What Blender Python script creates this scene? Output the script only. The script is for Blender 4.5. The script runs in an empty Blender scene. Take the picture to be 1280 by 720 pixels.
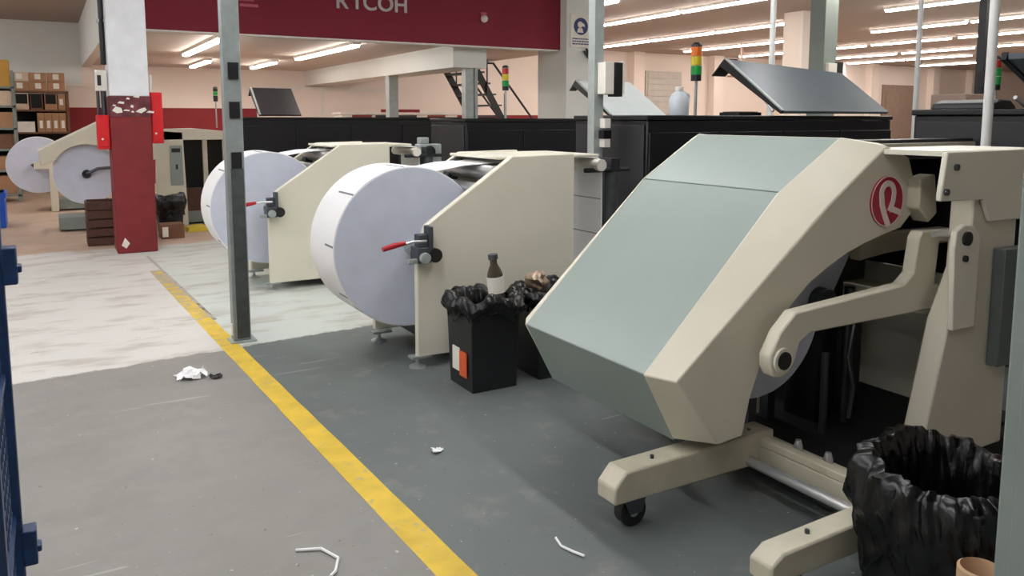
import bpy, bmesh, math, random
from mathutils import Vector, Matrix, noise
random.seed(7)
S = bpy.context.scene
COL = S.collection

# ------------------------------------------------------------------ camera
PITCH = math.radians(6.673); YAW = math.radians(30.158)
cam = bpy.data.cameras.new('camera'); camo = bpy.data.objects.new('camera', cam); COL.objects.link(camo)
cam.lens = 28.125; cam.sensor_width = 36.0; cam.shift_y = -95 / 1280; cam.clip_start = 0.05; cam.clip_end = 200
fw = Vector((math.sin(YAW) * math.cos(PITCH), math.cos(YAW) * math.cos(PITCH), -math.sin(PITCH)))
rt = Vector((math.cos(YAW), -math.sin(YAW), 0)); upv = rt.cross(fw)
camo.matrix_world = Matrix(((rt.x, upv.x, -fw.x, 0), (rt.y, upv.y, -fw.y, 0), (rt.z, upv.z, -fw.z, 1.6), (0, 0, 0, 1)))
S.camera = camo
# ------------------------------------------------------------------ world, exposure
W = bpy.data.worlds.new('world'); S.world = W; W.use_nodes = True
W.node_tree.nodes['Background'].inputs[0].default_value = (0.75, 0.8, 0.9, 1)
W.node_tree.nodes['Background'].inputs[1].default_value = 0.3
S.view_settings.view_transform = 'Standard'; S.view_settings.look = 'None'
S.view_settings.gamma = 1.0; S.view_settings.exposure = 1.03
TUBE = 20.0

# ------------------------------------------------------------------ materials
def srgb(r, g, b):
    f = lambda c: (c / 255 / 12.92) if c / 255 <= 0.04045 else ((c / 255 + 0.055) / 1.055) ** 2.4
    return (f(r), f(g), f(b), 1)

def mat(name, rgb, rough=0.5, metal=0.0, var=0.06, scale=6.0, bump=0.0, emit=0.0, spec=0.5, trans=0.0, coat=0.0):
    m = bpy.data.materials.new(name); m.use_nodes = True
    nt = m.node_tree; b = nt.nodes['Principled BSDF']
    c = srgb(*rgb)
    b.inputs['Roughness'].default_value = rough; b.inputs['Metallic'].default_value = metal
    b.inputs['Specular IOR Level'].default_value = spec
    if trans: b.inputs['Transmission Weight'].default_value = trans
    if coat: b.inputs['Coat Weight'].default_value = coat
    if emit:
        b.inputs['Emission Color'].default_value = c; b.inputs['Emission Strength'].default_value = emit
    tc = nt.nodes.new('ShaderNodeTexCoord'); n = nt.nodes.new('ShaderNodeTexNoise')
    n.inputs['Scale'].default_value = scale; n.inputs['Detail'].default_value = 5
    nt.links.new(tc.outputs['Object'], n.inputs['Vector'])
    r = nt.nodes.new('ShaderNodeValToRGB')
    r.color_ramp.elements[0].position = 0.3; r.color_ramp.elements[1].position = 0.7
    r.color_ramp.elements[0].color = (c[0] * (1 - var), c[1] * (1 - var), c[2] * (1 - var), 1)
    r.color_ramp.elements[1].color = (min(1, c[0] * (1 + var)), min(1, c[1] * (1 + var)), min(1, c[2] * (1 + var)), 1)
    nt.links.new(n.outputs['Fac'], r.inputs['Fac']); nt.links.new(r.outputs['Color'], b.inputs['Base Color'])
    if bump:
        bp = nt.nodes.new('ShaderNodeBump'); bp.inputs['Strength'].default_value = bump; bp.inputs['Distance'].default_value = 0.02
        n2 = nt.nodes.new('ShaderNodeTexNoise'); n2.inputs['Scale'].default_value = scale * 6; n2.inputs['Detail'].default_value = 4
        nt.links.new(tc.outputs['Object'], n2.inputs['Vector'])
        nt.links.new(n2.outputs['Fac'], bp.inputs['Height']); nt.links.new(bp.outputs['Normal'], b.inputs['Normal'])
    return m

M = {}
M['cream'] = mat('cream enamel', (214, 208, 190), 0.42, var=0.04, scale=3)
M['cream_pale'] = mat('pale cream enamel', (226, 222, 205), 0.42, var=0.03, scale=3)
M['cream_worn'] = mat('scuffed cream enamel', (190, 184, 164), 0.5, var=0.1, scale=9)
M['grey_cover'] = mat('grey green sheet metal', (144, 157, 151), 0.34, var=0.04, scale=2)
M['grey_dark'] = mat('dark grey sheet metal', (92, 100, 98), 0.4, var=0.06)
M['cab_grey'] = mat('grey green cabinet', (126, 136, 131), 0.5, var=0.05)
M['black'] = mat('black enamel', (16, 16, 20), 0.4, var=0.15)
M['black_soft'] = mat('charcoal panel', (36, 37, 41), 0.45, var=0.1)
M['black_void'] = mat('matt black', (12, 12, 13), 0.8, var=0.2)
M['bag'] = mat('black bin liner', (6, 6, 8), 0.27, var=0.2, scale=10, bump=0.1, spec=0.45)
M['plastic_black'] = mat('black plastic', (24, 25, 28), 0.4, var=0.1)
M['paper'] = mat('white paper', (238, 238, 240), 0.75, var=0.02)
M['paper_end'] = mat('paper roll end grain', (203, 208, 224), 0.8, var=0.04, scale=8)
M['seam'] = mat('grey tape seam', (120, 122, 130), 0.7)
M['steel'] = mat('bright steel', (206, 207, 208), 0.32, 0.75, var=0.05)
M['steel_dark'] = mat('gun metal', (88, 92, 98), 0.4, 0.8, var=0.1)
M['galv'] = mat('galvanised steel', (168, 176, 174), 0.5, 0.35, var=0.1, scale=12)
M['galv_dark'] = mat('grey post steel', (142, 150, 149), 0.5, 0.3, var=0.12, scale=12)
M['galv_side'] = mat('grey post steel worn', (74, 80, 80), 0.5, 0.3, var=0.2, scale=14)
M['white_pole'] = mat('white pole paint', (222, 222, 220), 0.5, var=0.05)
M['red_handle'] = mat('red rubber', (176, 26, 40), 0.4)
M['red_box'] = mat('bright red enamel', (212, 22, 32), 0.4, var=0.08)
M['logo_red'] = mat('crimson emblem', (170, 16, 50), 0.35)
M['logo_pale'] = mat('pale emblem stroke', (228, 212, 208), 0.5)
M['fascia'] = mat('crimson wall paint', (130, 26, 48), 0.7, var=0.06, scale=1.5)
M['band'] = mat('dark red wall paint', (134, 30, 36), 0.7, var=0.08, scale=2)
M['letter'] = mat('pale grey letter', (198, 188, 190), 0.5)
M['faded'] = mat('faded pink print', (190, 96, 112), 0.7)
M['wall'] = mat('warm white wall', (236, 223, 214), 0.85, var=0.03, scale=0.8)
M['wall_cool'] = mat('cool white wall', (222, 224, 220), 0.85, var=0.03, scale=0.8)
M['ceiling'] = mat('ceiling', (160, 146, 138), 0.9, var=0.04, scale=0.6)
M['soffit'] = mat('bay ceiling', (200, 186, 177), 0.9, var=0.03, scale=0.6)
M['housing'] = mat('lamp housing', (228, 224, 216), 0.5)
M['tube'] = mat('lit fluorescent diffuser', (255, 248, 240), 0.5, emit=TUBE)
M['tube_cool'] = mat('added aisle light diffuser', (250, 251, 252), 0.5, emit=TUBE)  # glow of the unseen strips added over the aisle
M['col_red'] = mat('brick red column paint', (124, 30, 34), 0.6, var=0.12, scale=5)
M['col_white'] = mat('white column paint', (226, 228, 232), 0.7, var=0.06, scale=6)
M['col_scar'] = mat('stripped column paint', (104, 52, 58), 0.8, var=0.5, scale=9)
M['carton'] = mat('brown cardboard', (168, 128, 96), 0.85, var=0.08, scale=5)
M['carton_dark'] = mat('dark brown cardboard', (120, 84, 62), 0.85, var=0.1)
M['carton_lite'] = mat('pale cardboard', (206, 184, 160), 0.85, var=0.05)
M['carton_yellow'] = mat('yellow cardboard', (196, 150, 70), 0.85, var=0.06)
M['white_box'] = mat('white box', (226, 222, 216), 0.7)
M['wood_dark'] = mat('dark stained timber', (84, 54, 44), 0.7, var=0.2, scale=14)
M['label_white'] = mat('white sticker', (232, 228, 218), 0.6)
M['label_orange'] = mat('orange sticker', (222, 96, 50), 0.6)
M['blue'] = mat('blue enamel', (22, 52, 92), 0.4, var=0.3, scale=25)
M['blue_bright'] = mat('bright blue plastic', (24, 84, 190), 0.4)
M['lamp_red'] = mat('red beacon', (170, 40, 30), 0.3)
M['lamp_orange'] = mat('orange beacon', (222, 110, 28), 0.3)
M['lamp_yellow'] = mat('yellow beacon', (206, 184, 40), 0.3)
M['lamp_green'] = mat('green beacon', (18, 150, 62), 0.3)
M['sign_blue'] = mat('navy sign print', (38, 56, 110), 0.5)
M['jug'] = mat('translucent jug', (214, 222, 228), 0.4)
M['lid_grey'] = mat('blue grey lid', (88, 98, 105), 0.35, var=0.05)
M['lid_pale'] = mat('pale grey lid', (204, 212, 212), 0.35, var=0.04)
M['yellow'] = mat('yellow plastic', (222, 196, 60), 0.6)
M['bottle_glass'] = mat('brown bottle glass', (70, 62, 48), 0.15, var=0.1)
M['bronze'] = mat('crumpled foil', (168, 148, 128), 0.35, 0.6, var=0.3, scale=20)
M['shutter'] = mat('pale grey shutter', (196, 190, 182), 0.6)
M['door_brown'] = mat('taupe door', (150, 128, 114), 0.7)
M['core'] = mat('tan cardboard core', (188, 154, 122), 0.8)
M['rubber'] = mat('black rubber', (26, 26, 27), 0.6)
M['maroon'] = mat('maroon machine panel', (120, 34, 40), 0.5)

# ---- floor paint
def floor_material():
    m = bpy.data.materials.new('painted concrete floor'); m.use_nodes = True
    nt = m.node_tree; L = nt.links.new; b = nt.nodes['Principled BSDF']
    geo = nt.nodes.new('ShaderNodeNewGeometry'); sep = nt.nodes.new('ShaderNodeSeparateXYZ'); L(geo.outputs['Position'], sep.inputs[0])
    def noise_(scale, detail=6, rough=0.6, stretch=None):
        n = nt.nodes.new('ShaderNodeTexNoise'); n.inputs['Scale'].default_value = scale
        n.inputs['Detail'].default_value = detail; n.inputs['Roughness'].default_value = rough
        if stretch:
            mp = nt.nodes.new('ShaderNodeMapping'); mp.inputs['Scale'].default_value = stretch[:3]
            mp.inputs['Rotation'].default_value = (0, 0, stretch[3])
            L(geo.outputs['Position'], mp.inputs[0]); L(mp.outputs[0], n.inputs['Vector'])
        else: L(geo.outputs['Position'], n.inputs['Vector'])
        return n.outputs['Fac']
    def math_(op, a, c, clamp=False):
        n = nt.nodes.new('ShaderNodeMath'); n.operation = op; n.use_clamp = clamp
        for i, v in enumerate((a, c)):
            if isinstance(v, (int, float)): n.inputs[i].default_value = v
            else: L(v, n.inputs[i])
        return n.outputs[0]
    def step(v, edge, soft):
        n = nt.nodes.new('ShaderNodeMapRange'); n.interpolation_type = 'SMOOTHSTEP'
        n.inputs['From Min'].default_value = edge - soft; n.inputs['From Max'].default_value = edge + soft
        L(v, n.inputs['Value']); return n.outputs['Result']
    def mix(f, a, c, mode='MIX'):
        n = nt.nodes.new('ShaderNodeMix'); n.data_type = 'RGBA'; n.blend_type = mode
        if isinstance(f, (int, float)): n.inputs['Factor'].default_value = f
        else: L(f, n.inputs['Factor'])
        for k, v in ((6, a), (7, c)):
            if isinstance(v, tuple): n.inputs[k].default_value = v
            else: L(v, n.inputs[k])
        return n.outputs[2]
    x, y = sep.outputs[0], sep.outputs[1]
    big = noise_(0.7, 4); mid = noise_(3.0, 7); fine = noise_(14, 6, 0.7); flake = noise_(5.0, 8, 0.75)
    wob = math_('MULTIPLY', math_('SUBTRACT', flake, 0.5), 0.22)
    yb = math_('ADD', y, wob)
    # left grey, right green grey
    rightside = step(math_('SUBTRACT', x, math_('MULTIPLY', y, -0.038)), 1.30, 0.03)
    grey = mix(rightside, srgb(140, 137, 133), srgb(102, 109, 109))
    grey = mix(step(big, 0.5, 0.2), mix(0.14, grey, (0.02, 0.02, 0.02, 1)), grey)
    grey = mix(math_('MULTIPLY', step(fine, 0.69, 0.03), 0.45), grey, srgb(178, 178, 174))
    grey = mix(math_('MULTIPLY', step(noise_(2.2, 6, 0.7), 0.56, 0.12), 0.22), grey, srgb(92, 88, 84))
    grey = mix(math_('MULTIPLY', step(noise_(4.5, 5, 0.6), 0.62, 0.06), 0.2), grey, srgb(158, 152, 142))
    grey = mix(math_('MULTIPLY', step(noise_(38, 2, 0.5), 0.745, 0.015), 0.7), grey, srgb(206, 204, 198))
    grey = mix(math_('MULTIPLY', step(noise_(31, 2, 0.5), 0.262, -0.015), 0.6), grey, srgb(60, 58, 56))
    white = mix(rightside, srgb(206, 204, 199), srgb(196, 202, 196))
    white = mix(math_('MULTIPLY', step(noise_(1.6, 7, 0.65, (1, 2.6, 1, 0)), 0.56, 0.09), 0.55), white, srgb(160, 150, 138))
    white = mix(math_('MULTIPLY', step(flake, 0.66, 0.03), 0.5), white, srgb(110, 100, 92))
    c = mix(step(math_('SUBTRACT', yb, math_('MULTIPLY', x, 0.10)), 5.60, 0.02), grey, white)
    beige = mix(step(mid, 0.5, 0.2), srgb(180, 152, 130), srgb(196, 172, 152))
    c = mix(step(math_('ADD', y, math_('MULTIPLY', math_('SUBTRACT', mid, 0.5), 0.9)), 10.95, 0.08), c, beige)
    # scuffs : stretched scratches
    scr = step(noise_(1.3, 3, 0.5, (1.0, 14.0, 1, 0.9)), 0.715, 0.01)
    c = mix(math_('MULTIPLY', scr, 0.28), c, srgb(196, 198, 196))
    L(c, b.inputs['Base Color'])
    rg = nt.nodes.new('ShaderNodeMapRange'); rg.inputs['To Min'].default_value = 0.38; rg.inputs['To Max'].default_value = 0.62
    L(mid, rg.inputs['Value']); L(rg.outputs[0], b.inputs['Roughness'])
    bp = nt.nodes.new('ShaderNodeBump'); bp.inputs['Strength'].default_value = 0.12; bp.inputs['Distance'].default_value = 0.01
    L(fine, bp.inputs['Height']); L(bp.outputs[0], b.inputs['Normal'])
    return m
M['floor'] = floor_material()

def worn_paint(name, rgb, base, amount, ramp=None):
    m = mat(name, rgb, 0.55, var=0.14, scale=7); nt = m.node_tree; L = nt.links.new
    b = nt.nodes['Principled BSDF']; old = b.inputs['Base Color'].links[0].from_socket
    geo = nt.nodes.new('ShaderNodeNewGeometry'); n = nt.nodes.new('ShaderNodeTexNoise'); n.inputs['Scale'].default_value = 9
    n.inputs['Detail'].default_value = 9; n.inputs['Roughness'].default_value = 0.75; L(geo.outputs['Position'], n.inputs['Vector'])
    sep = nt.nodes.new('ShaderNodeSeparateXYZ'); L(geo.outputs['Position'], sep.inputs[0])
    mr = nt.nodes.new('ShaderNodeMapRange'); mr.inputs['From Min'].default_value = 5.3; mr.inputs['From Max'].default_value = 9.3
    mr.inputs['To Min'].default_value = 0.045; mr.inputs['To Max'].default_value = 0.24; L(sep.outputs[1], mr.inputs['Value'])
    ad = nt.nodes.new('ShaderNodeMath'); ad.operation = 'ADD'; L(n.outputs['Fac'], ad.inputs[0]); L(mr.outputs[0], ad.inputs[1])
    st = nt.nodes.new('ShaderNodeMapRange'); st.inputs['From Min'].default_value = amount - 0.04; st.inputs['From Max'].default_value = amount + 0.06
    L(ad.outputs[0], st.inputs['Value'])
    mx = nt.nodes.new('ShaderNodeMix'); mx.data_type = 'RGBA'; L(st.outputs[0], mx.inputs['Factor']); L(old, mx.inputs[6]); mx.inputs[7].default_value = srgb(*base)
    L(mx.outputs[2], b.inputs['Base Color']); return m
M['line'] = worn_paint('worn yellow floor paint', (214, 180, 56), (168, 158, 136), 0.66)
M['groove'] = worn_paint('dark floor joint', (66, 62, 60), (170, 164, 156), 0.6)

# ------------------------------------------------------------------ mesh helpers
class MB:
    def __init__(s): s.v = []; s.f = []
    def add(s, vs, fs):
        o = len(s.v); s.v += [tuple(v) for v in vs]; s.f += [tuple(i + o for i in f) for f in fs]; return s
    def box(s, x0, x1, y0, y1, z0, z1):
        return s.add([(x0, y0, z0), (x1, y0, z0), (x1, y1, z0), (x0, y1, z0), (x0, y0, z1), (x1, y0, z1), (x1, y1, z1), (x0, y1, z1)],
                     [(0, 3, 2, 1), (4, 5, 6, 7), (0, 1, 5, 4), (1, 2, 6, 5), (2, 3, 7, 6), (3, 0, 4, 7)])
    def prism(s, poly, y0, y1, axis='y'):           # polygon in (x,z) swept along y (or (y,z) along x, (x,y) along z)
        return s.loft(poly, y0, poly, y1, axis)
    def loft(s, pa, a, pb, b, axis='y'):
        n = len(pa)
        if axis == 'y': P = lambda p, t: (p[0], t, p[1])
        elif axis == 'x': P = lambda p, t: (t, p[0], p[1])
        else: P = lambda p, t: (p[0], p[1], t)
        vs = [P(p, a) for p in pa] + [P(p, b) for p in pb]
        fs = [tuple(range(n)), tuple(range(2 * n - 1, n - 1, -1))] + [(i, (i + 1) % n, n + (i + 1) % n, n + i) for i in range(n)]
        return s.add(vs, fs)
    def tube(s, pts, r, n=12):
        pts = [Vector(p) for p in pts]; rs = r if isinstance(r, (list, tuple)) else [r] * len(pts)
        vs = []; fs = []; u = None
        for i, p in enumerate(pts):
            t = (pts[min(i + 1, len(pts) - 1)] - pts[max(i - 1, 0)]).normalized()
            if u is None:
                u = t.cross(Vector((0, 0, 1)))
                if u.length < 1e-3: u = t.cross(Vector((1, 0, 0)))
            u = (u - t * u.dot(t)).normalized(); w = t.cross(u)
            for k in range(n):
                a = 2 * math.pi * k / n; vs.append(p + (u * math.cos(a) + w * math.sin(a)) * rs[i])
        for i in range(len(pts) - 1):
            for k in range(n): fs.append((i * n + k, i * n + (k + 1) % n, (i + 1) * n + (k + 1) % n, (i + 1) * n + k))
        fs.append(tuple(range(n - 1, -1, -1))); fs.append(tuple((len(pts) - 1) * n + k for k in range(n)))
        return s.add(vs, fs)
    def cyl(s, p, q, r, n=24, r2=None): return s.tube([p, q], [r, r if r2 is None else r2], n)
    def lathe(s, c, prof, n=24):                    # prof: (radius, z) about vertical axis at c
        vs = []; fs = []
        for r, z in prof:
            for k in range(n):
                a = 2 * math.pi * k / n; vs.append((c[0] + r * math.cos(a), c[1] + r * math.sin(a), c[2] + z))
        for i in range(len(prof) - 1):
            for k in range(n): fs.append((i * n + k, i * n + (k + 1) % n, (i + 1) * n + (k + 1) % n, (i + 1) * n + k))
        fs.append(tuple(range(n - 1, -1, -1))); fs.append(tuple((len(prof) - 1) * n + k for k in range(n)))
        return s.add(vs, fs)
    def ring(s, c, r0, r1, y0, y1, n=64):           # annulus about an axis along y
        vs = []; fs = []
        for r, y in ((r0, y0), (r1, y0), (r1, y1), (r0, y1)):
            for k in range(n):
                a = 2 * math.pi * k / n; vs.append((c[0] + r * math.cos(a), y, c[1] + r * math.sin(a)))
        for j in range(4):
            for k in range(n): fs.append((j * n + k, j * n + (k + 1) % n, ((j + 1) % 4) * n + (k + 1) % n, ((j + 1) % 4) * n + k))
        return s.add(vs, fs)
    def stroke(s, pts, w, y0, y1):                  # flat ribbon in the (x,z) plane, thickness along y
        P = [Vector((p[0], p[1])) for p in pts]; A = []; B = []
        for i, p in enumerate(P):
            t = (P[min(i + 1, len(P) - 1)] - P[max(i - 1, 0)]).normalized(); nn = Vector((-t.y, t.x))
            A.append(p + nn * w / 2); B.append(p - nn * w / 2)
        for i in range(len(P) - 1): s.prism([A[i], A[i + 1], B[i + 1], B[i]], y0, y1)
        return s

def obj(name, mb, m, parent=None, bevel=0.0, smooth=True, loc=None, kind=None, label=None, seg=2):
    root = Vector((0, 0, 0)); p = parent
    while p is not None: root += Vector(p.location); p = p.parent
    if parent is None and loc is not None: root = Vector(loc)
    me = bpy.data.meshes.new(name)
    me.from_pydata([tuple(Vector(v) - root) for v in mb.v], [], mb.f)
    bm = bmesh.new(); bm.from_mesh(me); bmesh.ops.recalc_face_normals(bm, faces=bm.faces); bm.to_mesh(me); bm.free()
    if smooth:
        me.shade_smooth(); me.set_sharp_from_angle(angle=math.radians(35))
    o = bpy.data.objects.new(name, me); COL.objects.link(o)
    me.materials.append(M[m] if isinstance(m, str) else m)
    if parent is not None: o.parent = parent
    elif loc is not None: o.location = loc
    if bevel:
        md = o.modifiers.new('bevel', 'BEVEL'); md.width = bevel; md.segments = seg; md.limit_method = 'ANGLE'; md.angle_limit = math.radians(30)
    if kind: o['kind'] = kind
    if label: o['label'] = label
    return o
def thing(name, label, cat, loc=(0, 0, 0), group=None):
    o = bpy.data.objects.new(name, None); COL.objects.link(o); o.location = loc; o.empty_display_size = 0.1
    o['label'] = label; o['category'] = cat
    if group: o['group'] = group
    return o
def tag(o, label, cat, group=None):
    o['label'] = label; o['category'] = cat
    if group: o['group'] = group
    return o
def struct(name, mb, m, parent=None, bevel=0.0):
    o = obj(name, mb, m, parent, bevel)
    if parent is None: o['kind'] = 'structure'
    return o
def copy_tree(o, parent=None):
    c = o.copy(); COL.objects.link(c); c.parent = parent
    for ch in list(o.children): copy_tree(ch, c)
    return c
ORD = ['first', 'second', 'third', 'fourth', 'fifth', 'sixth', 'seventh', 'eighth', 'ninth', 'tenth']

# ================================================================== SETTING
YB = 21.5; ZC = 3.8; ZL = 2.85; YF = 12.2
struct('floor', MB().box(-6, 42, -4, 23, -0.1, 0), 'floor')
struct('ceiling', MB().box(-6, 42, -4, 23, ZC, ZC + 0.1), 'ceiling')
struct('wall_back', MB().box(-6, 42, YB, YB + 0.15, 0, ZC), 'wall')
struct('wall_left', MB().box(-6.15, -6, -4, 23, 0, ZC), 'wall_cool')
struct('wall_right', MB().box(42, 42.15, -4, 23, 0, ZC), 'wall')
struct('wall_front', MB().box(-6, 42, -4.15, -4, 0, ZC), 'wall')
struct('trim_1', MB().box(-6, 9.4, YB - 0.015, YB - 0.001, 0, 1.855), 'band')
struct('trim_2', MB().box(9.4, 16.5, YB - 0.015, YB - 0.001, 0, 1.70), 'band')
struct('wall_panel', MB().box(-6, 0.82, YB - 0.05, YB - 0.016, 2.35, ZC), 'wall_cool')
struct('trim_4', MB().box(-6, 0.82, YB - 0.08, YB - 0.05, 2.33, 2.40), 'housing')
# mezzanine bay: lower ceiling, crimson fascia, white flank
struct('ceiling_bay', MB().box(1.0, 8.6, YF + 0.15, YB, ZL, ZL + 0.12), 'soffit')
struct('wall_fascia', MB().box(1.12, 8.09, YF, YF + 0.15, ZL - 0.03, ZC), 'fascia')
struct('trim_3', MB().box(1.12, 8.05, YF - 0.005, YF + 0.16, ZL - 0.055, ZL - 0.03), 'housing')
struct('wall_mezzanine', MB().box(0.82, 1.0, YF + 0.1, YB, ZL - 0.06, ZC), 'wall_cool')
struct('beam_bay', MB().box(6.1, 6.75, YF + 0.3, YB, 2.47, ZL), 'wall_cool')
struct('column_bay', MB().box(6.36, 6.52, YF + 0.35, YF + 0.5, 0, 2.47).box(6.54, 6.60, YF + 0.35, YF + 0.5, 0, 2.47), 'galv')
struct('column_bay', MB().box(6.15, 6.35, 15.6, 15.8, 0, 2.47), 'galv')
struct('pier_white', MB().box(8.09, 8.85, 12.0, 12.95, 0, ZC), 'wall_cool')
# red and white column
cr = struct('column_painted', MB().box(0.665, 1.105, 10.45, 10.95, 0, 1.62), 'col_red', bevel=0.012)
obj('stripped_band', MB().box(0.667, 1.103, 10.452, 10.948, 1.62, 1.86), 'col_scar', cr)
obj('white_shaft', MB().box(0.672, 1.098, 10.457, 10.943, 1.86, ZC), 'col_white', cr, 0.01)
pt = MB()
for i in range(9):
    x = 0.68 + random.random() * 0.38; z = 1.66 + random.random() * 0.2; w = 0.03 + random.random() * 0.06; h = 0.012 + random.random() * 0.03
    pt.prism([(x, z), (x + w, z - h * .4), (x + w * 1.1, z + h * .6), (x + w * .4, z + h)], 10.446, 10.452)
pt.prism([(0.69, 1.69), (0.74, 1.66), (0.80, 1.67), (0.79, 1.72), (0.73, 1.74)], 10.444, 10.452)
pt.prism([(0.94, 1.68), (1.0, 1.66), (1.06, 1.70), (1.04, 1.73), (0.98, 1.71)], 10.444, 10.452)
pt.prism([(0.71, 0.10), (0.76, 0.06), (0.80, 0.12), (0.75, 0.19)], 10.444, 10.452)
obj('torn_paper', pt, 'label_white', cr)
# back wall pilasters, shutters, door (right hall)
for i, x in enumerate((17.0, 20.6, 24.0, 27.2, 29.3, 33.5, 36.4)):
    struct('pilaster', MB().box(x, x + 0.45, YB - 0.3, YB, 0, ZC), 'wall')
sh = struct('window_1', MB().box(17.7, 19.3, YB - 0.06, YB, 1.5, 3.2), 'shutter')
for i in range(8): obj('slat', MB().box(17.78, 19.22, YB - 0.09, YB - 0.06, 1.56 + i * 0.2, 1.72 + i * 0.2), 'shutter', sh, 0.005)
sw = struct('window_2', MB().box(4.9, 8.2, YB - 0.05, YB, 1.45, 2.35), 'wall')
obj('window_frame', MB().box(4.8, 8.3, YB - 0.07, YB - 0.01, 2.35, 2.43).box(4.8, 4.9, YB - 0.07, YB - 0.01, 1.45, 2.35).box(6.5, 6.58, YB - 0.07, YB - 0.01, 1.45, 2.35), 'housing', sw)
dr = struct('door_1', MB().box(30.4, 32.6, YB - 0.06, YB, 0, 3.0), 'door_brown')
obj('door_panel', MB().box(30.6, 31.4, YB - 0.08, YB - 0.06, 0.3, 2.7), 'door_brown', dr); obj('door_panel', MB().box(31.6, 32.4, YB - 0.08, YB - 0.06, 0.3, 2.7), 'door_brown', dr)
# floor markings
def strip(name, m, pts, w, z=0.0015):
    mb = MB(); P = [Vector(p) for p in pts]; n = 40; vs = []
    d = (P[1] - P[0]); t = Vector((-d.y, d.x)).normalized() * w / 2
    for i in range(n + 1):
        c = P[0] + d * i / n
        j = (random.random() - .5) * 0.008
        vs += [(c.x + t.x * (1 + j / w), c.y + t.y, z), (c.x - t.x * (1 + j / w), c.y - t.y, z)]
    mb.add(vs, [(2 * i, 2 * i + 1, 2 * i + 3, 2 * i + 2) for i in range(n)])
    o = obj(name, mb, m); o['kind'] = 'structure'; return o
strip('floor_line', 'line', ((1.19, 1.6), (0.93, 9.1)), 0.125)
strip('floor_joint', 'groove', ((1.09, 6.6), (0.95, 10.1)), 0.03, 0.002)

# ================================================================== CEILING LIGHTS
def fixture(x, y, z, L, label, group, tube='tube'):
    t = thing('ceiling_light', label, 'light', (x, y, z), group)
    obj('housing', MB().prism([(x - 0.09, z), (x + 0.09, z), (x + 0.06, z - 0.05), (x - 0.06, z - 0.05)], y - L / 2, y + L / 2), 'housing', t, smooth=False)
    obj('diffuser', MB().prism([(x - 0.055, z - 0.05), (x + 0.055, z - 0.05), (x + 0.045, z - 0.085), (x - 0.045, z - 0.085)], y - L / 2 + .02, y + L / 2 - .02), tube, t, smooth=False)
    return t
protos = {}
def place_fix(x, y, z, L, label, group, tube='tube'):
    if (L, tube) not in protos: protos[L, tube] = fixture(x, y, z, L, label, group, tube); return protos[L, tube]
    o = copy_tree(protos[L, tube]); o.location = (x, y, z); o['label'] = label; o['group'] = group; return o
rows = [(9.2, [13.2]), (11.3, [3.2, 5.7, 8.2, 11.4, 13.9, 16.4, 18.9]), (14.7, [4.5, 7.0, 9.2, 13.9, 16.4, 18.9]), (18.0, [6.9, 9.4, 11.9, 16.2, 18.7]),
        (21.2, [9.0, 11.6, 14.2, 16.8, 19.4]), (24.7, [10.4, 13.0, 15.6, 18.2]), (27.5, [12.5, 17.3, 19.8]), (31.2, [14.0, 16.6, 19.2])]
rn = ['beside the white pier', 'nearest the white pier', 'second from the white pier', 'third from the white pier', 'fourth from the white pier', 'fifth from the white pier', 'sixth from the white pier', 'farthest from the white pier']
for (x, ys), r in zip(rows, rn):
    for i_, y in enumerate(reversed(ys)): place_fix(x, y, ZC, 2.4, '%s lit strip light from the back wall, row %s' % (ORD[i_], r), 'strip lights in the row ' + r)
place_fix(2.38, 14.6, ZL, 3.6, 'long lit strip light under the low bay ceiling, near the red column', 'strip lights under the bay ceiling')
place_fix(4.5, 14.6, ZL, 3.6, 'long lit strip light under the low bay ceiling, beside the white beam', 'strip lights under the bay ceiling')
place_fix(3.05, 19.0, ZL, 2.2, 'short lit strip light deep in the bay, nearer the red column', 'strip lights under the bay ceiling')
place_fix(4.35, 18.7, ZL, 2.2, 'short lit strip light deep in the bay, nearer the white beam', 'strip lights under the bay ceiling')
# unseen rows added over the machines and left aisle to light them
for x, ys in ((7.6, (2.0, 5.0, 8.0)), (3.2, (3.0, 5.6, 8.2)), (0.4, (0.5, 2.9, 5.0, 7.8)), (-2.4, (0.2, 2.7, 5.0, 7.8, 10.6, 13.4, 16.2, 19.0))):
    for y in ys: place_fix(x, y, ZC, 2.4, 'unseen strip light added to light the machine aisle', 'unseen strip lights added above the machine aisle', 'tube_cool')

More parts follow.
